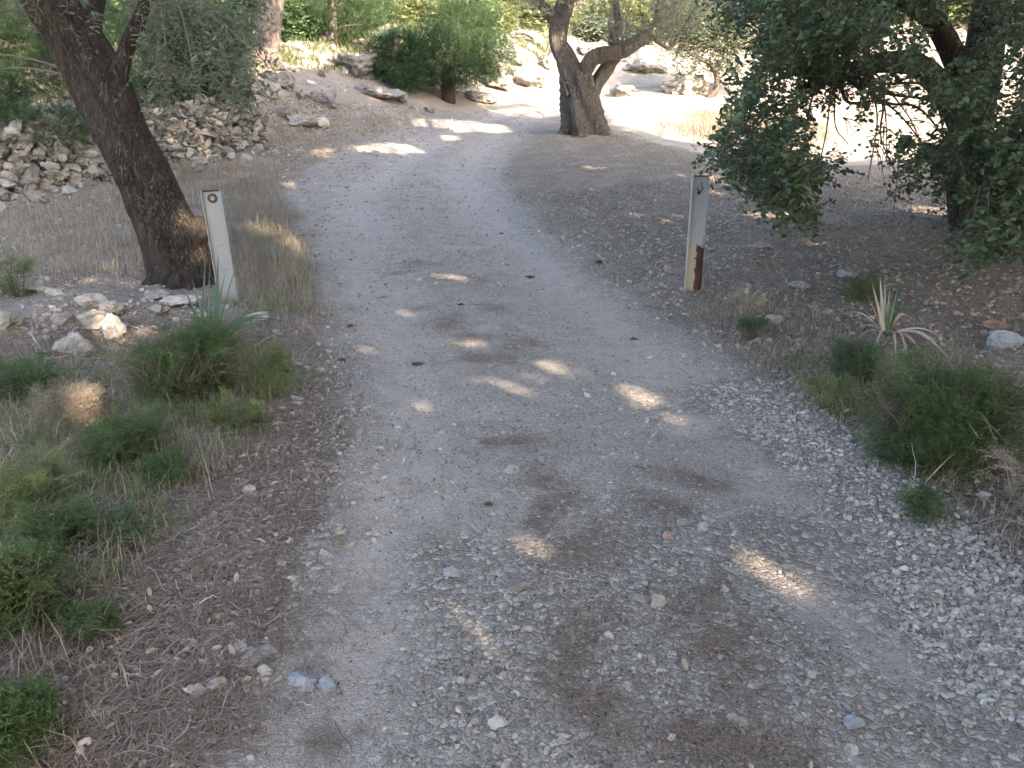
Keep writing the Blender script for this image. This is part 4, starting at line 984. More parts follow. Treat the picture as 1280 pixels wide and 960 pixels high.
# boughs that carry the sprays
anch = [D(1150, 84, d0 - .6), D(1105, 78, d0 - 1.0), D(1050, 92, d0 - 1.5), D(1060, -60, d0 - 1.2), D(1130, 0, d0 - .7), D(1300, 172, d0 - .8), D(940, -120, d0 - 1.8)]
tg = [(905, 188, 5.6), (925, 200, 5.4), (1012, 258, 5.2), (1000, 235, 5.6), (1085, 225, 5.4), (1138, 250, 5.3), (1108, 200, 6.0), (960, 205, 5.8), (935, 120, 6.2), (1060, 180, 6.0), (1180, 230, 5.4), (1240, 300, 5.2), (1270, 260, 5.6), (915, 60, 5.8), (960, 150, 6.6), (1230, 240, 6.0), (1030, 130, 6.8), (985, 60, 6.6), (1095, 130, 6.4), (1150, 180, 6.6)]
for (a, b, dd) in tg:
    e = D(a, b, dd); k = int(np.argmin([np.linalg.norm(q - e) for q in anch])); s_ = anch[k]; m_ = (s_ * .5 + e * .5) + [0, 0, .10 * np.linalg.norm(s_ - e)] + r.normal(0, .06, 3)
    tube(gw, [s_, (s_ + m_) / 2 + r.normal(0, .05, 3), m_, (m_ + e) / 2 + r.normal(0, .05, 3), e], [.018, .012, .008, .005, .003], 7, 40, var=0., lump=.2)
    m2 = m_ * .4 + e * .6
    for _ in range(3):
        e2 = e + r.normal(0, .12, 3) * [1, 1, .5]; tube(gw, [m2, (m2 + e2) / 2 + [0, 0, .06], e2], [.005, .003, .0015], 5, 12, var=0.)
E = np.vstack([clumped((4.2, 7.4, 4.6), (3.0, 3.0, 1.7), 26, r), clumped((5.2, 8.4, 6.8), (2.4, 2.4, 1.4), 14, r)])
hc = high_crown(E, 20000, .12, r, LEAF_OVAL, .5); gl.polys(np.concatenate(hc.v).reshape(-1, 6, 3), np.concatenate(hc.var).reshape(-1, 6)[:, 0])
tops = [D(1230, -200, d0), D(1200, -400, d0), D(1060, -60, d0 - 1.2)]
for q in E[::2]: tube(gw, [tops[int(r.integers(3))], q[:3]], [.04, .01], 6, 8, var=.2)
gl.build('crown', MT['carob_leaf'], t); gw.build('branches', MT['twig'], t)
print('carob', round(time.time() - T0, 1))

# --- old olive at the bend
r = np.random.default_rng(303)
B = gp(727, 168); dB = float((B - [0, 0, CAMZ]) @ CF); k_ = dB / FPX; d0 = dB + .25
t = empty('olive_tree', B, 'old gnarled olive with a split grooved trunk at the bend of the road', 'tree')
g = Geo()
def OT(L, ns=40, n=70, **kw):
    tube(g, [D(a, b, d0 + c) for a, b, c, _ in L], [q * k_ for *_, q in L], ns, n, **kw)
OT([(729, 190, 0, 33), (728, 167, 0, 27), (728, 150, 0, 21), (726, 125, 0, 19), (722, 105, 0, 17), (716, 88, 0, 14)], 72, 90, ridge=.22, seed=31, rfreq=7, lobes=7, lump=.2, twist=.5)
OT([(716, 96, 0, 14), (706, 72, .1, 12), (698, 55, .1, 11), (698, 38, .1, 11.5), (702, 26, .1, 10), (706, 8, .1, 11), (712, -14, .2, 10), (730, -60, .2, 7)], ridge=.10, seed=32, lump=.22)
OT([(700, 38, .1, 9), (694, 26, .05, 7.5), (682, 12, 0, 6), (668, -4, 0, 6), (640, -50, 0, 4)], 24, ridge=.08, seed=33, lump=.15)
OT([(718, 105, 0, 12), (730, 88, -.1, 10.5), (739, 74, -.2, 9), (752, 68, -.2, 9), (768, 66, -.1, 8.5), (782, 62, -.1, 9), (800, 53, -.1, 6.5), (818, 46, -.1, 3)], 32, ridge=.12, seed=34, lump=.3)
OT([(732, 140, .1, 13), (742, 112, .15, 9.5), (752, 96, .15, 9), (764, 78, .1, 8.5), (772, 66, 0, 8)], 32, ridge=.10, seed=35, lump=.25)
OT([(778, 64, -.05, 7), (790, 52, 0, 5), (803, 42, .1, 3.5), (818, 28, .2, 2.5), (826, -10, .3, 2), (850, -60, .3, 2)], 16, lump=.2)
OT([(770, 62, 0, 6), (768, 46, .1, 6), (772, 30, .1, 5), (770, 0, .2, 4), (775, -60, .2, 3)], 16, ridge=.08, lump=.4)
OT([(815, 46, -.1, 3), (836, 60, 0, 2), (850, 42, .1, 1.8), (862, 22, .2, 1.6), (872, 6, .2, 1.3)], 10, 30, lump=.2)
OT([(708, 118, -.3, 3), (704, 104, -.45, 1.4), (700, 96, -.5, .6)], 8, 16)
for a, b, c in [(704, 172, -.25), (750, 173, -.2), (729, 176, -.4)]:
    OT([(a + (a - 728) * .5, b + 16, c, 6), (a, b - 1, c * .8, 8), (a * .75 + 728 * .25, b - 18, c * .5, 8), (a * .5 + 728 * .5, b - 44, c * .1, 5)], 24, 40, ridge=.14, seed=a, lump=.25)
g.build('trunk', MT['bark_olive'], t, smooth=True)
gl = Geo(); gw = Geo()
for poly, n, nd in [([(750, -40), (880, -40), (890, 20), (850, 40), (800, 42), (770, 30), (740, 20)], 620, .3), ([(640, -40), (740, -40), (735, 6), (690, 18), (655, 10)], 260, .3), ([(755, 30), (830, 20), (840, 46), (790, 58), (762, 52)], 110, .5)]:
    S = screen_sprays(poly, n, d0 - 1.2, d0 + 1.0, r, n, -.2)
    sprays(gl, gw, S, r.normal(0, .7, S.shape) + [0, 0, .1], .22, 9, .06, .016, LEAF_NARROW, .2, r=r)
for _ in range(26):
    a = r.uniform(760, 850); e = D(a + r.normal(0, 20), r.uniform(-20, 40), d0 + r.uniform(-.6, .6)); s_ = D(a, 56, d0); tube(gw, [s_, (s_ + e) / 2 + r.normal(0, .05, 3), e], [.012, .008, .003], 5, 10, var=.8)
E = clumped((1.4, 15, 4.6), (2.6, 2.4, 1.3), 20, r)
hc = high_crown(E, 9000, .11, r, LEAF_NARROW, .35); gl.polys(np.concatenate(hc.v).reshape(-1, 6, 3), np.concatenate(hc.var).reshape(-1, 6)[:, 0])
for q in E[::2]: tube(gw, [D(770, -60, d0 + .2), q[:3]], [.04, .012], 6, 8, var=.6)
gl.build('crown', MT['olive_leaf'], t); gw.build('twigs', MT['twig'], t)

# --- pines and pine bushes
def needle_tufts(g, P, Dr, r, nn=12, L=.09, W=.0035):
    n = len(P); base = np.repeat(P, nn, 0) ; d = np.repeat(nrm(Dr), nn, 0) + r.normal(0, .55, (n * nn, 3)); v = np.repeat(r.random(n), nn) * .8 + r.random(n * nn) * .2
    leaves(g, base, d, L * r.uniform(.6, 1.2, n * nn), W, LEAF_QUAD, v, r)
def pine_bush(base, label, E, n, trunk_r, trunk_h, seed, name='pine_bush', group='young pines on the bank', mat='pine_leaf', nn=12, L=.10, W=.008, bark='bark_pine'):
    r = np.random.default_rng(seed); t = empty(name, base, label, 'tree', group)
    P, d = in_ellipsoids(E, int(n * 2.6), r, .35); k = P[:, 2] > h(P[:, 0], P[:, 1], False) + .06; P, d = P[k], d[k]
    g = Geo(); needle_tufts(g, P, d + [0, 0, .35], r, nn, L, W); g.build('crown', MT[mat], t)
    g = Geo(); b = np.array(base); top = np.mean(np.array(E)[:, :3], 0); top[2] = b[2] + trunk_h
    tube(g, [b - [0, 0, .2], b + [0.02, 0, trunk_h * .3], b * .3 + top * .7 + [.03, 0, 0], top], [trunk_r * 1.3, trunk_r, trunk_r * .7, trunk_r * .2], 16, 30, ridge=.08, seed=seed, lump=.15)
    for q in np.array(E)[::1]:
        zz = min(b[2] + trunk_h * r.uniform(.25, .8), q[2]); s_ = np.array([b[0] + (top[0] - b[0]) * .5, b[1] + (top[1] - b[1]) * .5, zz])
        tube(g, [s_, (s_ + q[:3]) / 2 + [0, 0, .06], q[:3]], [trunk_r * .35, trunk_r * .22, .004], 6, 10)
        for _ in range(4):
            e = q[:3] + nrm(r.normal(size=3)) * q[3:] * .9; tube(g, [q[:3], e], [.009, .003], 5, 5)
    g.build('trunk', MT[bark], t, smooth=True); return t
def spx(px, py, d, rx, ry, rd=None):
    """an ellipsoid seen at (px, py), depth d, radii in pixels"""
    c = at_depth(px, py, d); k = d / FPX; return [c[0], c[1], c[2], rx * k, (rd or rx) * k, ry * k]
# the bush with the dark stump-like trunk
b = gp(560, 126); db = float((b - [0, 0, CAMZ]) @ CF)
pine_bush(b, 'rounded green pine bush on a short dark trunk across the road bend', [spx(560, 75, db, 62, 30), spx(520, 85, db - .4, 38, 20), spx(610, 70, db + .2, 36, 30), spx(575, 40, db + .4, 50, 34), spx(545, 60, db - .5, 46, 28), spx(590, 92, db - .3, 36, 14), spx(505, 60, db, 26, 26), spx(585, 15, db + .5, 38, 30)], 3000, .12, 1.5, 401, bark='bark_left')
b = gp(492, 108); db = float((b - [0, 0, CAMZ]) @ CF)
pine_bush(b, 'lower bright green pine bush left of the rounded one, beside the big boulder', [spx(492, 90, db, 24, 18), spx(510, 96, db - .3, 22, 14), spx(478, 70, db + .2, 20, 24), spx(500, 60, db, 24, 22)], 900, .05, 1.2, 402)
b = gp(418, 62); db = float((b - [0, 0, CAMZ]) @ CF)
pine_bush(b, 'dark spreading pine bush at the top of the bank above the big boulder', [spx(430, 20, db, 50, 26), spx(398, 36, db, 28, 22), spx(455, 8, db + .5, 44, 24), spx(410, 2, db, 40, 20), spx(470, 34, db, 20, 14)], 1500, .08, 2.4, 403)
# saplings on the terrace behind the wall
c1 = WA + WD * 2.4 + WN * 1.1
pine_bush([*c1, hxy(*c1)], 'feathery green pine sapling on the terrace directly behind the leaning trunk', [spx(60, 120, 10.2, 75, 50), spx(20, 60, 10.4, 70, 60), spx(110, 60, 10.5, 60, 60), spx(40, 0, 10.5, 80, 50), spx(-40, 120, 10.2, 70, 60), spx(70, 160, 10.0, 40, 22), spx(-60, 20, 10.4, 80, 70)], 3000, .05, 2.4, 404, W=.006)
c1 = WA + WD * 4.4 + WN * 1.1
pine_bush([*c1, hxy(*c1)], 'bright green pine sapling on the terrace between the leaning tree and the pine trunk', [spx(235, 95, 12.2, 56, 34), spx(280, 100, 12.2, 36, 26), spx(200, 120, 12, 40, 30), spx(250, 50, 12.4, 50, 40), spx(205, 40, 12.4, 50, 40), spx(285, 45, 12.6, 26, 30)], 2400, .05, 2.2, 405, W=.0065)
# tall pine with a reddish foot
b = gp(332, 82); db = float((b - [0, 0, CAMZ]) @ CF); k_ = db / FPX
t = empty('pine_tree', b, 'tall pine with a flared reddish foot standing above the far end of the wall', 'tree')
g = Geo(); tube(g, [D(328, 96, db + .2), D(329, 80, db + .2), D(332, 58, db + .2), D(336, 35, db + .2), D(341, 0, db + .2), D(346, -60, db + .2), D(350, -300, db + .2)], [q * k_ for q in (26, 20, 14.5, 13.5, 12.5, 12, 9)], 48, 120, ridge=.08, seed=51, rfreq=8, lump=.12)
tube(g, [D(310, 92, db), D(318, 76, db + .05), D(328, 52, db + .15)], [.14, .13, .06], 20, 24, ridge=.1, seed=52, lump=.2); tube(g, [D(350, 92, db), D(344, 76, db + .05), D(337, 50, db + .15)], [.14, .12, .06], 20, 24, ridge=.1, seed=53, lump=.2)
r = np.random.default_rng(55); E = clumped(D(350, -260, db + .2), (3.2, 3.2, 1.5), 18, r)
for q in E: tube(g, [D(350, -250, db + .2), q[:3]], [.06, .01], 6, 8)
g.build('trunk', MT['bark_pine'], t, smooth=True)
P, d = in_ellipsoids(E, 1800, r, .3); P = P[sun_gaps(P)]; g = Geo(); needle_tufts(g, P, r.normal(size=P.shape), r, 10, .2, .012); g.build('crown', MT['pine_leaf'], t)
print('pines', round(time.time() - T0, 1))

# --- olives and shrubs standing further off, each with its own crown
def far_tree(base, label, E, n, leaf, mat, seed, bark='bark_olive', arch=None, tr_=.12, name='olive_tree', group='trees beyond the clearing', shape=LEAF_OVAL, w=.42, nl=7):
    r = np.random.default_rng(seed); t = empty(name, base, label, 'tree', group); b = np.array(base); E = np.array(E)
    g = Geo(); top = E[:, :3].mean(0)
    path = arch if arch is not None else [b - [0, 0, .2], b * .6 + top * .4 + r.normal(0, .12, 3), top]
    tube(g, path, [tr_ * 1.3, tr_ * .9, tr_ * .5], 14, 30, ridge=.08, seed=seed, lump=.25)
    lp = np.asarray(path)[-1]
    for q in E:
        tube(g, [lp * .6 + b * .4 if arch is None else lp, q[:3]], [tr_ * .35, .012], 6, 10, lump=.2)
        for _ in range(3): tube(g, [q[:3], q[:3] + nrm(r.normal(size=3)) * q[3:]], [.012, .004], 5, 6)
    g.build('trunk', MT[bark], t, smooth=True)
    P, d = in_ellipsoids(E, n, r, .3); k = P[:, 2] > h(P[:, 0], P[:, 1], False) + .1; P, d = P[k], d[k]; g = Geo()
    sprays(g, None, P, d + r.normal(0, .6, P.shape), leaf * 3.2, nl, leaf, leaf * w, shape, .25, r=r); g.build('crown', MT[mat], t); return t
b = gp(893, 122); db = float((b - [0, 0, CAMZ]) @ CF)
far_tree(b, 'small olive with a thin arching trunk right of the bleached boulders', [spx(880, 60, db, 40, 26), spx(930, 60, db, 34, 28), spx(905, 30, db + .5, 60, 30), spx(870, 10, db, 50, 30), spx(945, 20, db, 50, 36), spx(850, 48, db, 22, 14)], 2600, .09, 'olive_leaf', 501,
         arch=[D(886, 124, db), D(895, 112, db), D(896, 96, db), D(888, 80, db), D(868, 70, db), D(850, 58, db)], tr_=.075)
BT = [
    (700, 40, [(700, 20, 60, 26), (650, 24, 50, 24), (730, 6, 60, 26), (680, 0, 60, 24)], 'sunlit pale green tree behind the forked limb of the old olive', 'bright_leaf', 502, 33),
    (790, 52, [(790, 22, 60, 22), (830, 10, 50, 30), (760, 12, 50, 22), (800, -10, 70, 24)], 'sunlit pale green tree above the white rock mound', 'bright_leaf', 503, 34),
    (600, 30, [(640, 30, 46, 26), (610, 10, 50, 30), (655, 4, 50, 26)], 'yellowish green tree rising behind the rounded pine bush', 'bright_leaf', 504, 30),
    (515, 20, [(545, 18, 26, 20), (520, 0, 40, 20), (560, -6, 50, 24)], 'yellow green sunlit shrub in the gap above the pine bushes', 'bright_leaf', 505, 27),
    (900, 60, [(900, 40, 50, 26), (950, 30, 60, 30), (930, 0, 80, 34)], 'grey green tree behind the small arching olive', 'olive_leaf', 506, 33),
    (1020, 75, [(1010, 40, 60, 34), (1060, 30, 60, 40), (1040, 0, 90, 30)], 'grey green tree on the far side of the field, left one behind the carob branches', 'olive_leaf', 507, 32),
    (1150, 72, [(1130, 40, 60, 34), (1190, 40, 60, 34), (1160, 4, 90, 34)], 'sunlit tree on the far side of the field, middle one behind the carob branches', 'bright_leaf', 508, 31),
    (1260, 80, [(1260, 40, 60, 38), (1310, 30, 70, 44), (1270, 0, 90, 34), (1230, 50, 40, 26)], 'grey green tree on the far side of the field beside the carob trunk', 'olive_leaf', 509, 30),
    (380, 20, [(380, 6, 46, 24), (360, -10, 60, 30), (330, 10, 30, 24)], 'grey green tree at the top of the bank right of the pine trunk', 'olive_leaf', 510, 25),
    (270, 40, [(262, 20, 40, 26), (290, 0, 50, 30), (230, 0, 60, 40), (300, 40, 18, 20)], 'pale leaved tree left of the pine trunk behind the terrace', 'olive_leaf', 511, 22),
    (80, 40, [(80, 20, 70, 46), (20, 10, 70, 50), (150, 10, 60, 46), (-60, 20, 90, 60)], 'shadowy tree at the back of the terrace beyond the pine sapling', 'olive_leaf', 512, 19),
    (655, 70, [(655, 50, 34, 24), (680, 36, 34, 24), (630, 46, 26, 22), (690, 60, 22, 18)], 'light green bush among the pale boulders left of the olive limb', 'bright_leaf', 519, 26.5),
    (500, 60, [(500, 30, 34, 24), (530, 24, 34, 24), (470, 22, 30, 22), (540, 44, 20, 16)], 'light green bush above the lower bright pine bush', 'bright_leaf', 520, 24),
    (400, 46, [(392, 24, 36, 24), (370, 30, 26, 22), (420, 34, 26, 18)], 'light green bush between the pine trunk and the dark spreading bush', 'bright_leaf', 521, 21.5),
    (612, 40, [(612, 50, 30, 22), (640, 62, 24, 16), (590, 36, 30, 22)], 'light green bush just above and right of the rounded pine bush', 'bright_leaf', 522, 25),
    (740, 60, [(745, 52, 34, 14), (722, 60, 24, 12)], 'low bush among rocks in the fork of the old olive', 'olive_leaf', 523, 26),
    (820, 60, [(800, 34, 50, 20), (845, 30, 46, 20), (770, 26, 40, 18)], 'wide pale crown hanging over the white rock mound', 'bright_leaf', 524, 28.5),
    (320, 50, [(300, 40, 22, 22), (312, 16, 30, 30), (366, 40, 22, 20)], 'green bush around the foot of the tall pine', 'pine_leaf', 525, 19),
    (430, 14, [(430, 6, 50, 26), (400, -4, 40, 24), (470, 14, 40, 22)], 'mid green tree on the skyline directly above the big rounded boulder', 'bright_leaf', 514, 28),
    (740, 46, [(740, 34, 50, 20), (710, 44, 34, 16), (775, 36, 40, 18)], 'low pale green tree seen through the fork of the old olive', 'bright_leaf', 515, 29),
    (850, 60, [(850, 40, 46, 24), (890, 44, 40, 22), (870, 14, 60, 30)], 'pale leaved tree between the white rock mound and the arching olive', 'bright_leaf', 516, 31),
    (200, 60, [(190, 50, 50, 40), (150, 30, 50, 40), (240, 60, 34, 26)], 'mid green tree deep on the terrace right behind the leaning trunk', 'pine_leaf', 517, 15.5),
    (-20, 70, [(0, 70, 60, 46), (50, 60, 50, 46), (-50, 40, 60, 60), (30, 110, 50, 30)], 'dark green tree at the left edge on the terrace', 'pine_leaf', 518, 14),
    (470, 15, [(480, -4, 50, 20), (440, -14, 50, 24)], 'dull green tree on the skyline above the bank', 'olive_leaf', 513, 30),
]
for px, py, L, lab, mt, sd_, dd in BT:
    c = at_depth(px, py, dd); base = [c[0], c[1], hxy(c[0], c[1])]
    far_tree(base, lab, [spx(a, b_, dd, rx, ry) for a, b_, rx, ry in L], 2700, .17 if dd > 24 else .12, mt, sd_, tr_=.14)
print('far trees', round(time.time() - T0, 1))

# --- tall trees out of the picture whose crowns shade the road
r = np.random.default_rng(606)
# each crown stands up the sun's ray from the stretch of ground that lies in shade in the photograph
ST = []
for gy_, gxs in ((-.5, (-3.5, -.5, 2.5)), (.9, (-.9, .7, 2.2)), (2.3, (-5, -2, 1, 4)), (3.7, (-.4, 1.6)), (5.0, (-6.5, -3.5, -.5, 2.5, 5.5)), (6.4, (-1.4, .6, 2.4)), (7.8, (-5, -2, 1, 4, 7)), (9.2, (-2.8, -.8, 1.6)), (10.6, (-6.5, -3.5, -.5, 2.5, 5.5)), (13.5, (-6, -3, 0, 3)), (16.5, (-5, -2.2, .6)), (19.5, (-5.5, -3, -.5))):
    for gx_ in gxs:
        z = (7.2 if gy_ < 8 else 8.8) + r.uniform(-.8, .8); k = z / SD[2]
        ST.append((gx_ + SD[0] * k + r.uniform(-.3, .3), gy_ + SD[1] * k + r.uniform(-.3, .3), z))
for i, (x, y, z) in enumerate(ST):
    r = np.random.default_rng(6100 + i); tx, ty = x, y
    if y > -1.0 and abs(x) < 2.0 + max(y, 0) * .75: tx, ty = x + 1.5, -2.2 - (i % 3) * .8
    if abs(tx) < 2.8: tx = 3.4 if tx > 0 else -3.4
    b = [tx, ty, hxy(tx, ty)]; t = empty('shade_tree', b, 'tall leafy tree out of the picture whose crown shades the road', 'tree', 'tall trees out of the picture')
    E = clumped((x, y, z), (2.0, 2.0, 1.0), 15, r); g = Geo()
    tube(g, [[tx, ty, b[2] - .2], [tx + .1, ty, z * .4], [tx * .5 + x * .5, ty * .5 + y * .5, z * .75], [x, y, z]], [.20, .15, .10, .04], 12, 26, ridge=.08, seed=i, lump=.15)
    for q in E: tube(g, [[tx * .3 + x * .7, ty * .3 + y * .7, z * .84], q[:3]], [.05, .01], 6, 8)
    g.build('trunk', MT['bark_pine'], t, smooth=True)
    high_crown(E, 4300, .21, r, LEAF_OVAL, .65).build('crown', MT['carob_leaf'], t)
print('shade', round(time.time() - T0, 1))

# ------------------------------------------------------------------ verge plants
def shrub(px, py, w, hh, label, n, seed, mat='shrub_leaf', group='green shrubs on the verges', L=.016, W=.0035, name='green_shrub', spikes=0, stems_mat='twig', deep=.9, loose=.5):
    """fine leaved shrub; (px, py) its foot, w and hh its size in pixels"""
    r = np.random.default_rng(seed); b = gp(px, py); d = float((b - [0, 0, CAMZ]) @ CF); rx = w / FPX * d / 2; H = hh / FPX * d * 1.05
    t = empty(name, b + [0, rx * .5, 0], label, 'shrub', group); b = b + np.array([0, rx * .5, 0]); b[2] = hxy(b[0], b[1])
    ns = max(8, n // 150); gs = Geo(); gl = Geo(); tips = []
    for i in range(ns):
        a = r.uniform(0, 2 * np.pi); rr = r.random() ** .6
        x = b[0] + math.cos(a) * rr * rx * .35; y = b[1] + math.sin(a) * rr * rx * .35 * deep; z0 = hxy(x, y)
        top = np.array([b[0] + math.cos(a) * rr * rx, b[1] + math.sin(a) * rr * rx * deep, z0 + H * (1 - .55 * rr ** 2) * r.uniform(.6, 1.05)])
        mid = np.array([x, y, z0]) * .5 + top * .5 + [0, 0, H * .12]
        P = catmull([[x, y, z0 - .01], mid, top], 8); tube(gs, P, [.003, .001], 4, 8, var=.3)
        for _ in range(2):
            k = int(r.integers(3, 7)); e = P[k] + nrm(r.normal(size=3) + [0, 0, .5]) * rx * .3; e[2] = max(e[2], h(e[0:1], e[1:2])[0] + .01); tube(gs, [P[k], e], [.0018, .0008], 4, 4, var=.3)
    E = clumped((b[0], b[1], b[2] + H * .36), (rx * .8, rx * .8 * deep, H * .42), 11, r, .85); E[:, 3:5] *= .8
    E = np.vstack([E, [[b[0], b[1], b[2] + H * .3, rx * .55, rx * .55 * deep, H * .38]]])
    Q, dq = in_ellipsoids(E, n // 8, r, .25); hz = h(Q[:, 0], Q[:, 1]); k = (Q[:, 2] > hz + .01) & (Q[:, 2] < hz + H * 1.08); Q, dq = Q[k], dq[k]
    vv = np.clip(.5 + .55 * fbm(Q * 9, 2, seed) + .2 * r.normal(size=len(Q)), 0, .95) * .75
    sprays(gl, None, Q, dq + r.normal(0, .5, Q.shape) + [0, 0, .45], .065 * (L / .016) ** .5, 11, L * 1.25, W * 1.15, LEAF_QUAD, .1, var=vv, spread=.75, r=r)
    for i in range(int(6 + n / 1500)):
        a = r.uniform(0, 2 * np.pi); s_ = b + [math.cos(a) * rx * .5, math.sin(a) * rx * .5 * deep, H * .45]
        e = s_ + nrm(np.array([math.cos(a), math.sin(a), r.uniform(.2, 1.6)])) * rx * r.uniform(.35, .75); P = catmull([s_, (s_ + e) / 2 + [0, 0, .03], e], 12); tube(gs, P, [.002, .0008], 4, 12, var=.6)
        q = P[r.integers(1, 12, 26)]; sprays(gl, None, q, r.normal(size=q.shape) + [0, 0, .3], .035, 7, L * 1.2, W, LEAF_QUAD, .1, var=np.full(26, .9 * r.random()), r=r)
    for i in range(spikes):                       # thorny yellowish shoots standing clear of the leaves
        a = r.uniform(0, 2 * np.pi); s_ = b + [math.cos(a) * rx * .3, math.sin(a) * rx * .3, H * .5]
        e = s_ + nrm(np.array([math.cos(a) * 1.4, math.sin(a) * 1.4 - .4, r.uniform(.1, .8)])) * rx * r.uniform(.6, 1.1)
        P = catmull([s_, (s_ + e) / 2 + r.normal(0, .02, 3) + [0, 0, .02], e], 14); tube(gs, P, [.0028, .001], 4, 14, var=.9)
        th_ = r.normal(0, 1, (24, 3)); q = P[r.integers(2, 14, 24)]; leaves(gl, q, th_, .022, .0035, LEAF_QUAD, .9, r)
    gl.build('foliage', MT[mat], t); gs.build('stems', MT[stems_mat], t); return t
shrub(216, 514, 190, 98, 'bright green feathery shrub under the strap leaved plant', 24000, 701, spikes=4)
shrub(310, 500, 100, 70, 'sparse olive brown shrub between the feathery shrub and the road', 3200, 702, 'weed', spikes=3, W=.003)
shrub(135, 590, 140, 52, 'low dull green mat in the left verge', 9000, 703)
shrub(205, 612, 56, 36, 'small dark green tuft at the right end of the low mat', 1600, 704)
shrub(12, 372, 66, 60, 'green shrub cut by the edge of the view behind the rubble mound', 3000, 705)
shrub(20, 500, 110, 46, 'dark green sprawling plant below the rubble mound', 4500, 706, 'blue_leaf')
shrub(78, 540, 90, 50, 'straw coloured dry bush catching the sun', 2600, 707, 'straw', 'dry bushes on the verges', .03, .002, 'dry_shrub')
shrub(14, 810, 130, 120, 'vivid green plant at the left edge, midway down the foreground', 9000, 708, L=.018, W=.004)
shrub(-4, 960, 110, 80, 'vivid green plant at the bottom corner of the left verge', 9000, 709, L=.018, W=.004)
shrub(110, 810, 60, 26, 'tiny green sprig on the litter beside the vivid green plant', 900, 710, L=.02)
shrub(150, 690, 70, 30, 'thin grey green seedling on the dark litter', 900, 711, 'blue_leaf', L=.02)
shrub(30, 650, 120, 70, 'tangled brownish green weed at the left edge below the dry bush', 3800, 712, 'weed', L=.02, W=.003, spikes=5)
shrub(350, 470, 40, 34, 'thin weed at the right edge of the sparse brown shrub', 700, 713, 'weed')
shrub(1205, 606, 230, 160, 'large green thorny shrub at the edge of the road on the right', 34000, 721, spikes=16, deep=.8)
shrub(1142, 592, 110, 70, 'blue green lower part of thicket left of the large thorny shrub', 5000, 722, 'blue_leaf')
shrub(1072, 486, 80, 62, 'dark green tuft in front of the dried strap leaved plant', 4500, 723, 'blue_leaf', spikes=4)
shrub(1082, 380, 84, 26, 'low dark green patch behind the dried strap leaved plant', 2600, 724)
shrub(938, 424, 34, 26, 'small green sprig near the right post', 800, 725, 'blue_leaf')
shrub(1035, 520, 70, 50, 'bare thorny weed on the right verge beside the gravel', 500, 726, 'weed', spikes=9)
shrub(935, 405, 40, 44, 'thin dry weed standing behind the small green sprig', 200, 727, 'straw', spikes=6, stems_mat='dry_twig')
shrub(1300, 640, 120, 90, 'brown leafless bush beside the large thorny shrub', 900, 728, 'straw', 'dry bushes on the verges', name='dry_shrub', spikes=14, stems_mat='dry_twig')
shrub(1160, 655, 60, 26, 'sprawling green weed at the foot of the blue green thicket', 1300, 729, 'blue_leaf')
shrub(60, 700, 100, 60, 'soft green weed between the tangled brownish weed and the vivid plant below it', 3500, 731, L=.018)
shrub(290, 545, 80, 34, 'small yellow green weed below the sparse brown shrub', 1800, 732, 'weed')
print('shrubs', round(time.time() - T0, 1))

def strap(g, root, tip, w, r, arch=.12, var=.5, n=12, fold=.35, droop=0., plane=None):
    root = np.array(root); tip = np.array(tip); L = np.linalg.norm(tip - root)
    mid = (root + tip) / 2 + [0, 0, arch * L]; P = catmull([root, mid, tip - [0, 0, droop * L]], n)
    T = nrm(np.gradient(P, axis=0)); S_ = nrm(np.cross(T, np.array([0, 0, 1.]) + r.normal(0, .25, 3) + (0 if plane is None else plane))); N = np.cross(S_, T)
    t_ = np.linspace(0, 1, n); ww = (w * np.interp(t_, [0, .12, .5, 1], [.6, 1, .85, .06]))[:, None]
    ww = ww * 1.45; V = np.concatenate([P - S_ * ww + N * ww * fold, P, P + S_ * ww + N * ww * fold]); i = np.arange(n - 1)
    g.add(V, np.concatenate([np.stack([i, i + 1, i + 1 + n, i + n], -1), np.stack([i + n, i + n + 1, i + 1 + 2 * n, i + 2 * n], -1)]), var)
r = np.random.default_rng(801)
b = gp(266, 438); d = float((b - [0, 0, CAMZ]) @ CF)
t = empty('strap_leaf_plant', b, 'green plant with long narrow upright and sweeping leaves in front of the left post', 'plant')
g = Geo()
for (a, c, dz, w, dr) in [(229, 358, .1, .008, 0), (240, 350, .15, .007, 0), (257, 318, .1, .009, 0), (262, 330, 0, .008, 0), (273, 318, .05, .010, 0), (270, 345, -.1, .009, 0), (298, 322, .1, .006, .0), (308, 365, .2, .006, 0), (318, 385, .2, .009, .02), (345, 384, .1, .011, .03), (372, 392, 0, .012, .03), (362, 398, -.05, .010, .04), (344, 405, -.1, .010, .04), (335, 392, .15, .009, .0), (222, 400, .1, .007, 0), (250, 372, .2, .008, 0), (300, 392, -.2, .008, .05), (282, 340, .2, .007, 0)]:
    strap(g, b + r.normal(0, .02, 3) * [1, 1, 0], at_depth(a, c, d + dz), w, r, .16 if a > 310 else .03, r.random() * .9, droop=dr)
g.build('leaves', MT['yucca'], t)
b = gp(1106, 424); d = float((b - [0, 0, CAMZ]) @ CF)
t = empty('strap_leaf_plant', b, 'half dead strap leaved plant with tan withered leaves on the right verge', 'plant')
g = Geo(); g2 = Geo()
for (a, c, dz, w) in [(1100, 346, .0, .009), (1090, 354, .05, .008), (1083, 366, 0, .007), (1112, 362, .05, .006), (1074, 378, .0, .007), (1095, 372, -.05, .010), (1106, 352, .1, .007)]:
    strap(g2, b, at_depth(a, c, d + dz), w, r, .02, .8)
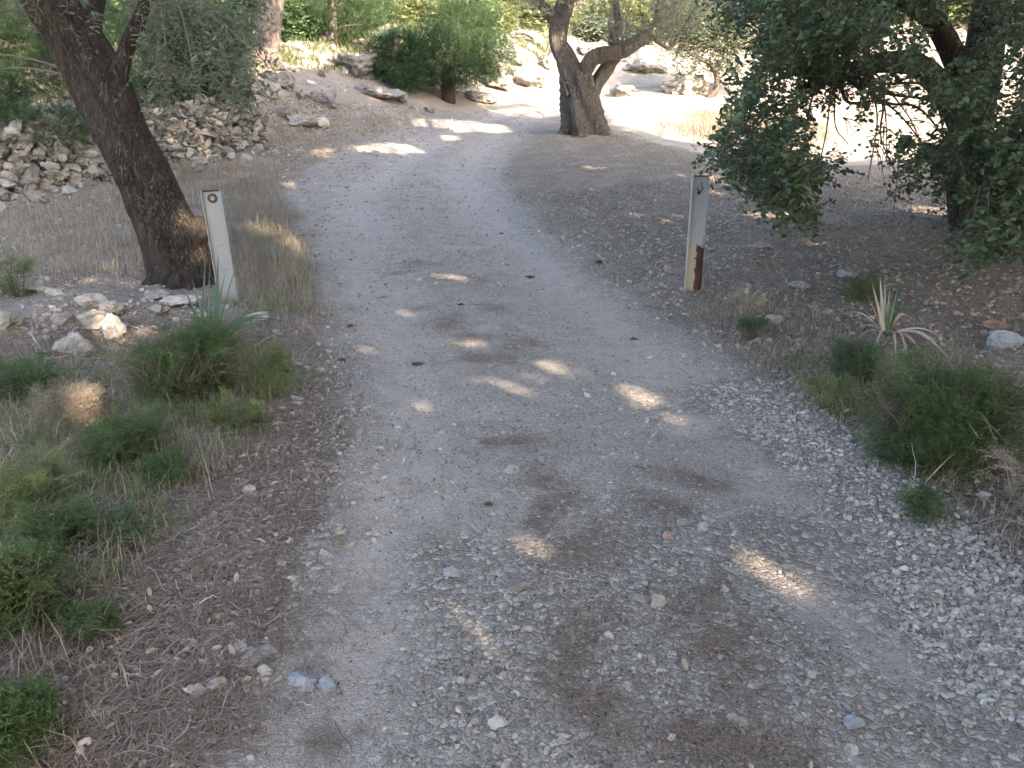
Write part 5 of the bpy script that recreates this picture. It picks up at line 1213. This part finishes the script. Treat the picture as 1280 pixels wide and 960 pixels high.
for (a, c, dz, w) in [(1122, 360, 0, .010), (1130, 372, .05, .009), (1116, 370, -.05, .011), (1105, 380, 0, .012), (1126, 350, .1, .008)]:
    strap(g, b, at_depth(a, c, d + dz), w, r, .03, .3)
for (a, c, w) in [(1056, 400, .008), (1040, 392, .005), (1070, 408, .009), (1150, 436, .015), (1188, 448, .011), (1180, 440, .008), (1140, 398, .008), (1138, 470, .006), (1090, 440, .007), (1165, 428, .007), (1120, 452, .008), (1192, 430, .008), (1060, 432, .006)]:
    e = gp(a, c + 6) + [0, 0, .03]; strap(g2, b + [0, 0, .03], e, w, r, .16, .7 + .3 * r.random(), fold=.6, droop=.02)
g.build('leaves', MT['yucca'], t); g2.build('dead_leaves', MT['deadleaf'], t)

# ------------------------------------------------------------------ fallen sticks
for i, (pts, w, lab) in enumerate([
    ([(-20, 722), (40, 726), (90, 735), (150, 742)], .006, 'long pale bare stick lying over the weeds at the left edge'),
    ([(0, 592), (20, 568), (40, 562)], .005, 'short curved pale stick at the left edge above the long one'),
    ([(40, 408), (44, 430), (52, 440)], .006, 'crooked pale twig in front of the rubble mound'),
    ([(56, 452), (90, 450), (112, 438)], .004, 'thin stick under the big blue grey block'),
    ([(150, 408), (170, 416), (184, 422)], .004, 'pale straight twig behind the feathery shrub'),
    ([(310, 440), (345, 425), (372, 410)], .003, 'thin pale twig reaching from the sparse shrub to the road'),
    ([(98, 958), (112, 945), (128, 935)], .009, 'broken grey branch end at the bottom of the left verge'),
    ([(150, 852), (172, 855), (196, 856)], .004, 'straight grey stick above the tiny white pebble'),
    ([(82, 794), (100, 795), (126, 790)], .005, 'pale curled stick beside the whitish stone'),
    ([(240, 770), (262, 758), (275, 752)], .003, 'thin twig among gravel in the left verge'),
    ([(1150, 608), (1200, 560), (1290, 470)], .003, 'long bare thorny branch slanting across the large green shrub'),
    ([(1128, 632), (1144, 590), (1140, 556)], .0022, 'thin bare stem standing before the blue green thicket'),
    ([(372, 884), (392, 880), (352, 762)], .002, 'wiry twig at the left edge of the smooth wheel track'),
]):
    r = np.random.default_rng(900 + i)
    if i in (10, 11):
        b = gp(*pts[0]); d = float((b - [0, 0, CAMZ]) @ CF); P = [b] + [at_depth(a, c, d - .02) for a, c in pts[1:]]
    else:
        P = [gp(*q) + [0, 0, w + .012 + .02 * (k == 1)] for k, q in enumerate(pts)]
    g = Geo(); P = catmull(P, 10); P[1:-1] += r.normal(0, w * .7, (8, 3)); tube(g, P, [w, w * .8, w * .4], 7, 30, var=r.uniform(.3, 1), lump=.2)
    if i in (0, 10): 
        for k in (3, 5, 7): tube(g, [P[k], P[k] + nrm(r.normal(size=3) + [0, 0, .6]) * .10], [w * .5, w * .2], 5, 6, var=.6)
    o = g.build('fallen_stick', MT['dry_twig'], smooth=True); tag(o, lab, 'stick', 'fallen sticks on the verges')
print('done', round(time.time() - T0, 1))
